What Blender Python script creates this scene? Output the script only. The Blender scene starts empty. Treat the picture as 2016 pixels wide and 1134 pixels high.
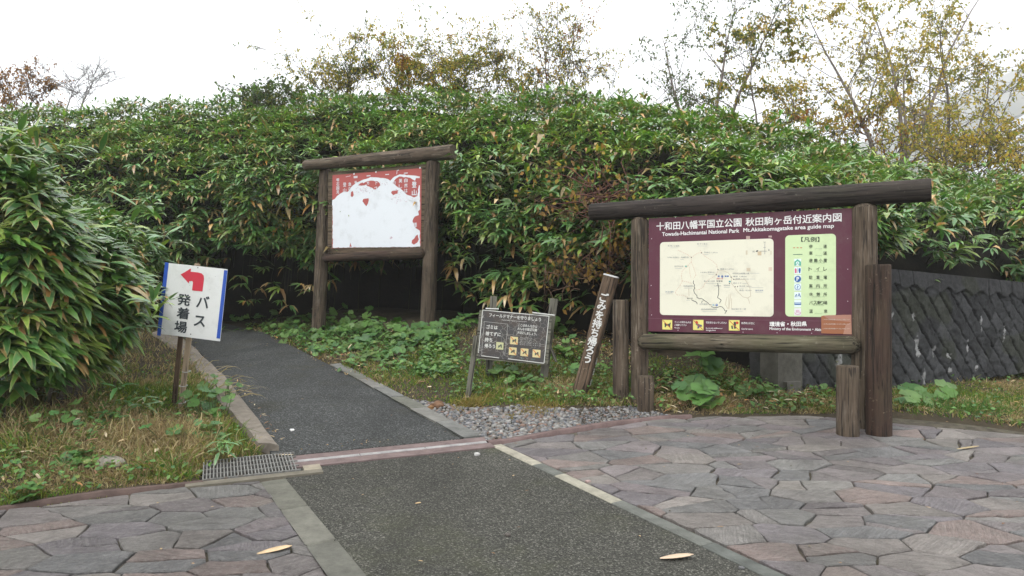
import bpy, math, random
import numpy as np
from mathutils import Vector, Matrix
rng = np.random.default_rng(7); random.seed(7)
sc = bpy.context.scene
col = sc.collection
R_ = math.radians
# ------------------------------------------------------------------ camera
CAMZ, F, HOR = 1.55, 1456.0, 575.0            # camera height, focal length and horizon row of the 2016x1134 photograph
cd = bpy.data.cameras.new('camera'); cam = bpy.data.objects.new('camera', cd); col.objects.link(cam)
cam.location = (0, 0, CAMZ); cam.rotation_euler = (R_(90) + math.atan((HOR-567)/F), 0, 0)
cd.sensor_width = 36; cd.lens = 36*F/2016; cd.clip_start = .05; cd.clip_end = 2000
sc.camera = cam
# ------------------------------------------------------------------ world, sun, exposure
SUN_EL, SUN_AZ = 58, 215
w = bpy.data.worlds.new('World'); sc.world = w; w.use_nodes = True
nt = w.node_tree; bg = nt.nodes['Background']
sky = nt.nodes.new('ShaderNodeTexSky'); sky.sky_type = 'NISHITA'; sky.sun_disc = False
sky.sun_elevation = R_(SUN_EL); sky.sun_rotation = R_(SUN_AZ); sky.dust_density = 6; sky.air_density = 1; sky.altitude = 1300
bw = nt.nodes.new('ShaderNodeRGBToBW'); mx = nt.nodes.new('ShaderNodeMix'); mx.data_type = 'RGBA'
mx.inputs[0].default_value = .93                # cloud cover: the sky is almost without colour
mu = nt.nodes.new('ShaderNodeMix'); mu.data_type = 'RGBA'; mu.blend_type = 'MULTIPLY'; mu.inputs[0].default_value = 1
mu.inputs[7].default_value = (.97, 1.0, 1.03, 1)
ml = nt.nodes.new('ShaderNodeMix'); ml.data_type = 'RGBA'; ml.inputs[0].default_value = .72
ml.inputs[7].default_value = (14.0, 14.3, 14.6, 1)   # the even light of the cloud layer
nt.links.new(sky.outputs[0], bw.inputs[0]); nt.links.new(sky.outputs[0], mx.inputs[6]); nt.links.new(bw.outputs[0], mx.inputs[7])
nt.links.new(mx.outputs[2], mu.inputs[6]); nt.links.new(mu.outputs[2], ml.inputs[6]); tcn = nt.nodes.new('ShaderNodeTexCoord'); dt = nt.nodes.new('ShaderNodeVectorMath'); dt.operation = 'DOT_PRODUCT'; dt.inputs[1].default_value = (.86, .5, -.08)
nzs = nt.nodes.new('ShaderNodeTexNoise'); nzs.inputs['Scale'].default_value = 3; nzs.inputs['Detail'].default_value = 4; nt.links.new(tcn.outputs['Generated'], nzs.inputs['Vector']); nt.links.new(tcn.outputs['Generated'], dt.inputs[0])
am = nt.nodes.new('ShaderNodeMath'); am.operation = 'MULTIPLY_ADD'; nt.links.new(nzs.outputs['Fac'], am.inputs[0]); am.inputs[1].default_value = .10; nt.links.new(dt.outputs['Value'], am.inputs[2])
rr0 = nt.nodes.new('ShaderNodeMapRange'); rr0.interpolation_type = 'SMOOTHSTEP'; rr0.inputs['From Min'].default_value = .80; rr0.inputs['From Max'].default_value = .98; rr0.inputs['To Min'].default_value = 1.; rr0.inputs['To Max'].default_value = .34; nt.links.new(am.outputs[0], rr0.inputs['Value'])
cm = nt.nodes.new('ShaderNodeMix'); cm.data_type = 'RGBA'; cm.blend_type = 'MULTIPLY'; cm.inputs[0].default_value = 1; nt.links.new(ml.outputs[2], cm.inputs[6]); nt.links.new(rr0.outputs['Result'], cm.inputs[7]); nt.links.new(cm.outputs[2], bg.inputs[0])
bg.inputs[1].default_value = .105
sd = bpy.data.lights.new('sun', 'SUN'); so = bpy.data.objects.new('sun', sd); col.objects.link(so)
sd.energy = 1.0; sd.angle = R_(20); sd.color = (1, .97, .93)
so.rotation_euler = (R_(90-SUN_EL), 0, R_(180-SUN_AZ)); so.location = (0, 0, 30)
sc.view_settings.view_transform = 'Standard'; sc.view_settings.look = 'None'; sc.view_settings.exposure = 1.0; sc.view_settings.gamma = 1
sc.cycles.max_bounces = 6; sc.cycles.diffuse_bounces = 3; sc.cycles.glossy_bounces = 2; sc.cycles.transmission_bounces = 4
sc.cycles.volume_bounces = 1; sc.cycles.use_denoising = True
# ------------------------------------------------------------------ small tools
ORG = {}
def V3(*a): return np.array(a, float)
def nrm(v): v = np.asarray(v, float); return v/np.maximum(np.linalg.norm(v, axis=-1, keepdims=True), 1e-9)
_a = math.atan((HOR-567)/F); _ca, _sa = math.cos(_a), math.sin(_a)
def ray(px, py):                               # direction through a photograph pixel, forward component 1
    px = np.asarray(px, float); py = np.asarray(py, float)
    x = (px-1008)/F; u = (567-py)/F
    y = _ca - u*_sa; z = _sa + u*_ca
    return np.stack([x/y, np.ones_like(x), z/y], -1)
def at(px, py, d): return V3(0, 0, CAMZ) + ray(px, py)*np.asarray(d, float)[..., None]
SL = .06                                       # the trailhead slopes gently up away from the car park
def gp(px, py):                                # pixel to the sloping ground plane
    r = ray(px, py); d = CAMZ/(SL-r[..., 2]); return V3(0, 0, CAMZ) + r*d[..., None]
def smooth(t): t = np.clip(t, 0, 1); return t*t*(3-2*t)
def hash3(i, s=0): return np.modf(np.sin(i*12.9898+s*78.233)*43758.5453)[0] % 1
class Noise:                                   # value noise, vectorised
    def __init__(s, seed): s.t = np.random.default_rng(seed).random(4096); s.p = np.random.default_rng(seed+1).permutation(4096)
    def h(s, i, j, k): return s.t[s.p[(s.p[(s.p[i & 4095] + j) & 4095] + k) & 4095]]
    def __call__(s, x, y, z=0):
        x, y, z = np.broadcast_arrays(np.asarray(x, float), np.asarray(y, float), np.asarray(z, float))
        i, j, k = np.floor(x).astype(int), np.floor(y).astype(int), np.floor(z).astype(int)
        fx, fy, fz = smooth(x-i), smooth(y-j), smooth(z-k); r = 0
        for a in (0, 1):
            for b in (0, 1):
                for c in (0, 1):
                    r = r + s.h(i+a, j+b, k+c)*(fx if a else 1-fx)*(fy if b else 1-fy)*(fz if c else 1-fz)
        return r*2-1
    def f(s, x, y, z=0, o=3): return sum(s(x*2**q+q*17, y*2**q, np.asarray(z)*2**q)/2**q for q in range(o))
NZ = Noise(3)
def tag(o, label=None, cat=None, group=None, kind=None):
    if label: o['label'] = label
    if cat: o['category'] = cat
    if group: o['group'] = group
    if kind: o['kind'] = kind
    return o
def thing(name, loc, label, cat, group=None):
    o = bpy.data.objects.new(name, None); col.objects.link(o); o.location = loc; o.empty_display_size = .1
    ORG[o.name] = np.array(loc, float); return tag(o, label, cat, group)
def mk(name, V, Fc, m, parent=None, colr=None, wc=None, smooth_=False, org=None, mid=None, edge=None):
    V = np.asarray(V, float).reshape(-1, 3)
    o0 = ORG[parent.name] if parent else (np.array(org, float) if org is not None else np.zeros(3))
    me = bpy.data.meshes.new(name)
    if isinstance(Fc, np.ndarray):
        n, k = Fc.shape
        me.vertices.add(len(V)); me.vertices.foreach_set('co', (V-o0).astype(np.float32).ravel())
        me.loops.add(n*k); me.loops.foreach_set('vertex_index', Fc.astype(np.int32).ravel())
        me.polygons.add(n); me.polygons.foreach_set('loop_start', np.arange(0, n*k, k, dtype=np.int32))
        me.update(calc_edges=True)
    else:
        me.from_pydata((V-o0).tolist(), [], [tuple(map(int, f)) for f in Fc]); me.update()
    for mm in (m if isinstance(m, (list, tuple)) else [m]): me.materials.append(mm)
    if mid is not None: me.polygons.foreach_set('material_index', np.asarray(mid, np.int32))
    if smooth_: me.polygons.foreach_set('use_smooth', np.ones(len(me.polygons), bool))
    if colr is not None:
        c = np.asarray(colr, float)
        if c.ndim == 1: c = np.tile(c, (len(V), 1))
        if c.shape[1] == 3: c = np.concatenate([c, np.ones((len(c), 1))], 1)
        a = me.color_attributes.new('Col', 'FLOAT_COLOR', 'POINT'); a.data.foreach_set('color', c.astype(np.float32).ravel())
    if wc is not None:
        a = me.attributes.new('wc', 'FLOAT_VECTOR', 'POINT'); a.data.foreach_set('vector', np.asarray(wc, np.float32).ravel())
    if edge is not None:
        a = me.attributes.new('edge', 'FLOAT', 'POINT'); a.data.foreach_set('value', np.asarray(edge, np.float32).ravel())
    ob = bpy.data.objects.new(name, me); col.objects.link(ob)
    if parent: ob.parent = parent
    else: ob.location = o0
    ORG[ob.name] = o0 if not parent else ORG[parent.name]
    return ob
class MB:                                      # collects pieces of one mesh
    def __init__(s): s.V = []; s.F = []; s.C = []; s.W = []; s.n = 0
    def add(s, V, Fc, c=(1, 1, 1), wc=None):
        V = np.asarray(V, float); s.V.append(V); s.F += [tuple(int(i)+s.n for i in f) for f in Fc]
        c = np.asarray(c, float); s.C.append(np.tile(c, (len(V), 1)) if c.ndim == 1 else c)
        s.W.append(V if wc is None else np.asarray(wc, float)); s.n += len(V)
    def build(s, name, m, parent=None, **k):
        return mk(name, np.concatenate(s.V), s.F, m, parent, colr=np.concatenate(s.C), wc=np.concatenate(s.W), **k)
# ------------------------------------------------------------------ materials
def newmat(name):
    m = bpy.data.materials.new(name); m.use_nodes = True; m.node_tree.nodes.clear(); return m
class G:
    def __init__(s, m):
        s.nt = m.node_tree; s.out = s.n('ShaderNodeOutputMaterial')
    def n(s, t, **k):
        x = s.nt.nodes.new(t)
        for a, b in k.items(): setattr(x, a, b)
        return x
    def l(s, a, b): s.nt.links.new(a, b)
    def setin(s, inp, v):
        if hasattr(v, 'is_output'): s.l(v, inp)
        else: inp.default_value = (*v, 1) if isinstance(v, (tuple, list)) and len(v) == 3 and inp.type == 'RGBA' else v
    def coord(s, sc_=(1, 1, 1), attr=None):
        if attr: o = s.n('ShaderNodeAttribute', attribute_name=attr).outputs['Vector']
        else: o = s.n('ShaderNodeNewGeometry').outputs['Position']
        mp = s.n('ShaderNodeMapping'); s.l(o, mp.inputs[0]); mp.inputs['Scale'].default_value = sc_; return mp.outputs[0]
    def noise(s, v, scale, det=4, rough=.6, dist=0):
        x = s.n('ShaderNodeTexNoise'); s.l(v, x.inputs['Vector']); x.inputs['Scale'].default_value = scale
        x.inputs['Detail'].default_value = det; x.inputs['Roughness'].default_value = rough; x.inputs['Distortion'].default_value = dist
        return x.outputs['Fac']
    def voro(s, v, scale, feat='F1', out='Distance'):
        x = s.n('ShaderNodeTexVoronoi', feature=feat); s.l(v, x.inputs['Vector']); x.inputs['Scale'].default_value = scale; return x.outputs[out]
    def ramp(s, f, stops, interp='LINEAR'):
        x = s.n('ShaderNodeValToRGB'); s.l(f, x.inputs[0]); cr = x.color_ramp; cr.interpolation = interp
        while len(cr.elements) < len(stops): cr.elements.new(.5)
        for e, (p, c) in zip(cr.elements, stops):
            e.position = p; e.color = (c, c, c, 1) if not isinstance(c, (tuple, list)) else (*c, 1)
        return x.outputs[0]
    def mix(s, f, a, b, mode='MIX'):
        x = s.n('ShaderNodeMix', data_type='RGBA', blend_type=mode); s.setin(x.inputs[0], f); s.setin(x.inputs[6], a); s.setin(x.inputs[7], b); return x.outputs[2]
    def math(s, op, a, b=0.0):
        x = s.n('ShaderNodeMath', operation=op); s.setin(x.inputs[0], a); s.setin(x.inputs[1], b); return x.outputs[0]
    def attr(s, name, out='Color'): return s.n('ShaderNodeAttribute', attribute_name=name).outputs[out]
    def bump(s, h, st=.3, d=.01):
        x = s.n('ShaderNodeBump'); x.inputs['Strength'].default_value = st; x.inputs['Distance'].default_value = d; s.l(h, x.inputs['Height']); return x.outputs[0]
    def bsdf(s, c, rough=.8, spec=.3, normal=None):
        x = s.n('ShaderNodeBsdfPrincipled'); s.setin(x.inputs['Base Color'], c); s.setin(x.inputs['Roughness'], rough)
        x.inputs['Specular IOR Level'].default_value = spec
        if normal is not None: s.l(normal, x.inputs['Normal'])
        return x.outputs[0]
    def done(s, sh): s.l(sh, s.out.inputs['Surface'])
def m_leaf(name, rough=.42, trans=.22, rim=(.42, .32, .15), rimamt=.8, spec=.45):
    m = newmat(name); g = G(m); c = g.attr('Col')
    p = g.coord()
    c = g.mix(.5, c, g.mix(1, c, g.ramp(g.noise(p, 9, 3), [(.3, .6), (.7, 1.35)]), 'MULTIPLY'))
    if rimamt:
        e = g.attr('edge', 'Fac')
        k = g.math('MULTIPLY', g.ramp(e, [(.72, 0.), (.98, 1.)]), g.ramp(g.noise(p, 4, 2), [(.4, 0.), (.62, rimamt)]))
        c = g.mix(k, c, rim)
    b = g.bsdf(c, rough, spec); t = g.n('ShaderNodeBsdfTranslucent'); g.l(g.mix(1, c, (1.1, 1.25, .5), 'MULTIPLY'), t.inputs[0])
    x = g.n('ShaderNodeMixShader'); x.inputs[0].default_value = trans; g.l(b, x.inputs[1]); g.l(t.outputs[0], x.inputs[2]); g.done(x.outputs[0]); return m
def m_wood(name, a, b, streak=(.30, .27, .20), moss=(.06, .075, .03), mossamt=.4, stk=.55, rough=.85):
    m = newmat(name); g = G(m)
    v = g.coord((1, 1, .09), 'wc'); v2 = g.coord((1, 1, .035), 'wc'); v3 = g.coord((1, 1, 1), 'wc')
    c = g.mix(g.ramp(g.noise(v, 22, 6, .65, .6), [(.3, 0.), (.72, 1.)]), a, b)
    c = g.mix(g.math('MULTIPLY', g.ramp(g.noise(v2, 75, 4, .7), [(stk, 0.), (stk+.12, 1.)]), g.ramp(g.noise(v3, 3.2, 3), [(.45, 0.), (.7, .8)])), c, streak)
    c = g.mix(g.math('MULTIPLY', g.ramp(g.noise(v3, 2.2, 4), [(.45, 0.), (.7, 1.)]), mossamt), c, moss)
    cr = g.ramp(g.noise(v2, 48, 3, .6), [(.40, 1.), (.46, 0.)])
    c = g.mix(g.math('MULTIPLY', cr, .75), c, (.008, .007, .006))
    sp = g.ramp(g.noise(g.coord((1, 1, .05), 'wc'), 14, 3, .5, .3), [(.485, 0.), (.498, 1.), (.502, 1.), (.515, 0.)]); sp = g.math('MULTIPLY', sp, g.ramp(g.noise(v3, 5, 2), [(.5, 0.), (.56, 1.)])); c = g.mix(g.math('MULTIPLY', sp, .85), c, (.006, .005, .004))
    c = g.mix(g.math('MULTIPLY', g.ramp(g.noise(v3, 26, 5, .75), [(.60, 0.), (.66, 1.)]), g.ramp(g.noise(v3, 2.6, 2), [(.5, 0.), (.62, .55)])), c, tuple(min(1, x*1.15) for x in streak))
    cr = g.math('MAXIMUM', cr, sp); h = g.math('SUBTRACT', g.noise(v, 60, 5), g.math('MULTIPLY', cr, .8))
    g.done(g.bsdf(c, rough, .25, g.bump(h, .55, .012))); return m
def m_print(name, rough=.45, dirt=.25, dirtc=(.16, .15, .12), spec=.35):
    m = newmat(name); g = G(m); c = g.attr('Col'); v = g.coord()
    k = g.math('MULTIPLY', g.ramp(g.noise(v, 5, 6, .7), [(.52, 0.), (.8, 1.)]), dirt)
    g.done(g.bsdf(g.mix(k, c, dirtc), rough, spec)); return m
def m_asphalt(name, base, light, moss, cell=135):
    m = newmat(name); g = G(m); v = g.coord()
    c = g.mix(g.ramp(g.noise(v, .9, 5, .6), [(.3, 0.), (.7, 1.)]), base, tuple(x*1.35 for x in base))
    sp = g.voro(v, cell, 'F1', 'Color'); sep = g.n('ShaderNodeSeparateColor'); g.l(sp, sep.inputs[0])
    c = g.mix(1, c, g.ramp(sep.outputs[0], [(0., .45), (.5, .88), (.82, 1.3), (.93, 2.1), (1., 3.1)]), 'MULTIPLY')
    c = g.mix(g.math('MULTIPLY', g.ramp(g.noise(v, 1.7, 5, .7), [(.52, 0.), (.75, 1.)]), .45), c, g.mix(g.noise(v, 60, 2), moss, tuple(x*.5 for x in moss)))
    c = g.mix(g.math('MULTIPLY', g.ramp(g.noise(g.coord((1, .55, 1)), .7, 4, .65, .8), [(.5, 0.), (.62, 1.)]), .38), c, tuple(x*.45 for x in base))
    c = g.mix(g.math('MULTIPLY', g.ramp(g.noise(v, 330, 2), [(.66, 0.), (.72, 1.)]), .6), c, light)
    h = g.voro(v, cell)
    g.done(g.bsdf(c, .85, .15, g.bump(h, .8, .006))); return m
def m_stone():
    m = newmat('flagstone'); g = G(m); v = g.coord((1, 1, 1), 'wc'); v0 = g.coord(); c = g.attr('Col')
    c = g.mix(1, c, g.ramp(g.noise(v, 5, 8, .7, .6), [(.25, .58), (.5, 1.), (.78, 1.45)]), 'MULTIPLY')
    lay = g.noise(g.coord((.9, 7, 1), 'wc'), 7, 7, .7, 1.1)
    c = g.mix(g.math('MULTIPLY', g.ramp(lay, [(.50, 0.), (.60, 1.)]), .38), c, g.mix(1, c, (.50, .46, .47), 'MULTIPLY'))
    c = g.mix(g.math('MULTIPLY', g.ramp(g.noise(v, 38, 5, .8), [(.48, 0.), (.70, 1.)]), .42), c, (.33, .31, .285))
    c = g.mix(g.math('MULTIPLY', g.ramp(g.noise(v, 70, 3, .8), [(.56, 0.), (.70, 1.)]), .5), c, (.05, .045, .042))
    c = g.mix(g.math('MULTIPLY', g.ramp(g.noise(v0, 1.4, 5, .7), [(.5, 0.), (.72, 1.)]), .35), c, (.20, .20, .165))
    c = g.mix(g.math('MULTIPLY', g.ramp(g.noise(v0, .9, 4, .6), [(.52, 0.), (.7, 1.)]), .35), c, (.075, .065, .06))
    st = g.ramp(lay, [(.3, 0.), (.48, .35), (.5, .6), (.62, .75), (.64, 1.)])
    h = g.math('ADD', g.noise(v, 26, 7, .75), g.math('MULTIPLY', st, .8))
    g.done(g.bsdf(c, g.ramp(g.noise(v0, 3, 3), [(.3, .5), (.7, .8)]), .35, g.bump(h, .9, .022))); return m
def m_noise(name, c1, c2, scale=6, c3=None, rough=.95, bump=.4, bd=.02, spec=.2, usecol=False, s3=25):
    m = newmat(name); g = G(m); v = g.coord()
    c = g.mix(g.ramp(g.noise(v, scale, 6, .65), [(.35, 0.), (.65, 1.)]), c1, c2)
    if c3: c = g.mix(g.ramp(g.noise(v, s3, 5, .7), [(.55, 0.), (.68, .8)]), c, c3)
    if usecol: c = g.mix(1, g.attr('Col'), g.mix(.5, (1, 1, 1), g.ramp(g.noise(v, scale, 6, .7), [(.3, .4), (.7, 1.6)])), 'MULTIPLY')
    g.done(g.bsdf(c, rough, spec, g.bump(g.noise(v, scale*5, 6, .7), bump, bd))); return m
M = dict(
    bamboo=m_leaf('bamboo_leaf', .33, .13, spec=.6), blade=m_leaf('grass_blade', .6, .25, rimamt=0, spec=.2), herb=m_leaf('herb_leaf', .5, .25, rimamt=0),
    tleaf=m_leaf('tree_leaf', .6, .55, rimamt=0, spec=.2), dry=m_leaf('dry_leaf', .75, .12, rimamt=0, spec=.15),
    beam=m_wood('dark_beam_wood', (.020, .016, .014), (.055, .043, .037), (.15, .13, .11), mossamt=.12, stk=.6),
    post=m_wood('post_wood', (.044, .031, .022), (.140, .105, .074), (.30, .255, .20), mossamt=.12, stk=.5),
    rail=m_wood('rail_wood', (.055, .045, .030), (.175, .145, .10), (.29, .26, .2), mossamt=.35, stk=.52),
    red=m_wood('reddish_wood', (.030, .018, .013), (.080, .050, .036), (.22, .18, .13), mossamt=.15, stk=.6),
    old=m_wood('old_board_wood', (.075, .052, .033), (.17, .125, .085), (.26, .22, .16), mossamt=.35),
    pale=m_wood('pale_wood', (.30, .22, .145), (.44, .35, .25), (.5, .43, .33), mossamt=.06, stk=.5),
    grey=m_wood('grey_wood', (.10, .095, .075), (.20, .19, .155), (.30, .28, .23), mossamt=.4),
    brown=m_wood('brown_wood', (.075, .050, .033), (.185, .125, .083), (.32, .26, .2), mossamt=.1),
    prnt=m_print('sign_print'), prnt_old=m_print('old_sign_print', .7, .22),
    asphalt=m_asphalt('dark_asphalt', (.044, .0455, .044), (.25, .25, .24), (.065, .06, .028), 105),
    asphalt2=m_asphalt('mossy_asphalt', (.048, .047, .040), (.30, .29, .26), (.085, .09, .045)),
    stone=m_stone(), joint=m_noise('joint_mortar', (.040, .034, .026), (.11, .095, .07), 14, (.05, .06, .02)),
    conc=m_noise('concrete', (.1, .1, .1), (.2, .2, .2), 9, rough=.9, usecol=True, bump=.5, bd=.008),
    soil=m_noise('soil', (.030, .024, .015), (.055, .043, .026), 5, (.09, .068, .04)),
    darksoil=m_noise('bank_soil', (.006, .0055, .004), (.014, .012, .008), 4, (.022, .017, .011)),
    wall=m_noise('wall_stone', (.1, .1, .1), (.2, .2, .2), 16, rough=.9, usecol=True, bump=.9, bd=.03),
    pebble=m_noise('pebble', (.1, .1, .1), (.2, .2, .2), 30, rough=.75, usecol=True, bump=.2, bd=.004),
    bark=m_noise('bark', (.07, .06, .05), (.2, .18, .16), 9, usecol=True, bump=.5), twig=m_noise('twig', (.1, .06, .04), (.2, .12, .08), 9, usecol=True),
    metal=m_noise('galvanised_steel', (.11, .11, .10), (.20, .195, .18), 30, (.10, .065, .04), rough=.6, spec=.5),
    hill=m_noise('hill_scrub', (.030, .042, .018), (.085, .075, .03), .035, (.12, .075, .03), s3=.12),
)
# ------------------------------------------------------------------ ground layout (plan polygons from the photograph's ground plane)
def pts(L): a = np.array(L, float); return gp(a[:, 0], a[:, 1])[:, :2]
def zpl(P, dz=0.): P = np.asarray(P, float); return np.column_stack([P[:, 0], P[:, 1], SL*P[:, 1]+dz])
kr0, kr1 = pts([(968, 879), (1500, 1134)]); kl0, kl1 = pts([(557, 945), (712, 1134)])
def ext(a, b, y): t = (y-a[1])/(b[1]-a[1]); return a+(b-a)*t
krB, klB = ext(kr0, kr1, -1.), ext(kl0, kl1, -1.)
lower_poly = np.array([pts([(575, 921)])[0], kl0, klB, krB, kr0, pts([(955, 884)])[0]])
upper_px_left = [(540, 900), (496, 836), (440, 748), (405, 705), (365, 668), (310, 640)]
upper_px_right = [(440, 636), (520, 655), (600, 694), (640, 714), (700, 745), (800, 798), (912, 863)]
upper_poly = pts(upper_px_left + upper_px_right)
rp = pts([(1012, 871), (1100, 854), (1200, 838), (1300, 827), (1400, 822), (1560, 819), (1760, 820), (1900, 832), (2016, 848), (2250, 880)])
ro0, ro1 = pts([(1004, 879), (1565, 1134)]); roB = ext(ro0, ro1, -1.)
right_poly = np.concatenate([rp[::-1], [ext(ro0-[.035, 0], ro1-[.035, 0], rp[0, 1]-.06), roB, [7.5, -1.], [7.5, 4.5]]])
lo0, lo1 = pts([(513, 949), (648, 1134)]); loB = ext(lo0, lo1, -1.)
left_poly = np.concatenate([pts([(330, 964), (200, 976), (100, 991), (0, 1008), (-250, 1040)]), [[-6.5, 2.2], [-6.5, -1.], loB, ext(lo0, lo1, lo0[1]-.0)]])
gravel_poly = pts([(905, 862), (860, 830), (800, 793), (870, 800), (930, 812), (1020, 806), (1120, 812), (1240, 806), (1330, 822), (1200, 840), (1100, 856), (1000, 876)])
FLATS = [pts([(392, 953), (598, 931), (549, 896), (366, 920)]), lower_poly, upper_poly, right_poly, left_poly, pts([(570, 897), (960, 862), (1020, 880), (570, 925)]), gravel_poly]
def inside(P, poly):
    x, y = P[:, 0], P[:, 1]; r = np.zeros(len(P), bool); n = len(poly)
    for i in range(n):
        a, b = poly[i], poly[(i+1) % n]
        if a[1] == b[1]: continue
        c = ((a[1] > y) != (b[1] > y)) & (x < (b[0]-a[0])*(y-a[1])/(b[1]-a[1])+a[0]); r ^= c
    return r
def pdist(P, poly):
    d = np.full(len(P), 1e9); n = len(poly)
    for i in range(n):
        a, b = poly[i], poly[(i+1) % n]; ab = b-a; t = np.clip(((P-a)@ab)/max(ab@ab, 1e-9), 0, 1)
        d = np.minimum(d, np.linalg.norm(P-(a+t[:, None]*ab), axis=1))
    d[inside(P, poly)] = 0; return d
pathmid = (np.array([upper_poly[0], upper_poly[2], upper_poly[4]])+np.array([upper_poly[-1], upper_poly[-4], upper_poly[-6]]))/2
def H(x, y):                                   # ground height
    x = np.atleast_1d(np.asarray(x, float)); y = np.atleast_1d(np.asarray(y, float)); P = np.column_stack([x, y])
    d = np.min([pdist(P, q) for q in FLATS], axis=0)
    xm = np.interp(y, [0, *pathmid[:, 1], 30], [.2, *pathmid[:, 0], -20])
    right = x > xm
    up = np.where(right, (.34-.42*smooth((x-1.6)/2.6)-.14*smooth((x-4.5)/3))*smooth(d/2.3), .20*smooth(d/1.3))
    far = smooth((np.hypot(x, y)-25)/30)
    z = SL*np.clip(y, -30, 30) + up + .03*NZ.f(x*1.3, y*1.3, 0, 3)*smooth(d/.3)*(1-far) + .25*NZ(x*.1, y*.1)*far
    return z - np.where(d <= 0, .035, 0) - .03*(1-smooth(d/.12))*(d > 0)
def ground_at(px, py):
    r = ray(np.atleast_1d(px), np.atleast_1d(py)); d = np.full(len(r), 2.); st = np.full(len(r), 1.)
    lo = np.full(len(r), 1.5); hi = np.full(len(r), 1.5); done = np.zeros(len(r), bool)
    for k in range(60):
        nd = np.where(done, hi, hi+.35); z = CAMZ+r[:, 2]*nd; g = z-H(r[:, 0]*nd, nd)
        lo = np.where(done, lo, hi); hi = nd; done |= g <= 0
    for k in range(9):
        md = (lo+hi)/2; g = CAMZ+r[:, 2]*md-H(r[:, 0]*md, md); lo = np.where(g > 0, md, lo); hi = np.where(g > 0, hi, md)
    P = V3(0, 0, CAMZ)+r*hi[:, None]; P[~done] = np.nan; return P
def lines(a, b, st, far): return np.concatenate([-np.geomspace(far, -a+.3, 14) if a < 0 else [], np.arange(a, b, st), np.geomspace(b+.3, far, 14)])
gx = lines(-8, 9, .11, 600); gy = np.concatenate([[-600, -260, -100, -40, -15, -6, -1], np.arange(2.6, 16, .11), np.geomspace(16.5, 600, 16)])
X, Y = np.meshgrid(gx, gy); Z = H(X.ravel(), Y.ravel())
HG = Z.reshape(len(gy), len(gx)); Hexact = H
def H(x, y):
    x = np.clip(np.atleast_1d(np.asarray(x, float)), gx[0], gx[-1]-1e-6); y = np.clip(np.atleast_1d(np.asarray(y, float)), gy[0], gy[-1]-1e-6)
    i = np.clip(np.searchsorted(gx, x, 'right')-1, 0, len(gx)-2); j = np.clip(np.searchsorted(gy, y, 'right')-1, 0, len(gy)-2)
    a = (x-gx[i])/(gx[i+1]-gx[i]); b_ = (y-gy[j])/(gy[j+1]-gy[j])
    return HG[j, i]*(1-a)*(1-b_)+HG[j, i+1]*a*(1-b_)+HG[j+1, i]*(1-a)*b_+HG[j+1, i+1]*a*b_
def gridf(ny, nx): i = (np.arange(ny-1)[:, None]*nx+np.arange(nx-1)).ravel(); return np.stack([i, i+1, i+nx+1, i+nx], 1)
tag(mk('ground', np.column_stack([X.ravel(), Y.ravel(), Z]), gridf(len(gy), len(gx)), M['soil'], smooth_=True), kind='structure')
def sheet(name, P, m, dz, thick=.03, kind='structure'):
    T = zpl(P, dz); B = zpl(P, dz-thick); n = len(P)
    return tag(mk(name, np.concatenate([T, B]), [tuple(range(n))] + [(i, i+n, (i+1) % n+n, (i+1) % n) for i in range(n)], m), kind=kind)
def ccw(P): a = np.sum(P[:, 0]*np.roll(P[:, 1], -1)-P[:, 1]*np.roll(P[:, 0], -1)); return P if a > 0 else P[::-1]
sheet('lower_path', ccw(lower_poly), M['asphalt2'], .0)
sheet('upper_path', ccw(upper_poly), M['asphalt'], .0)
sheet('right_paving_bed', ccw(right_poly), M['joint'], -.014); sheet('left_paving_bed', ccw(left_poly), M['joint'], -.014)
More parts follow.
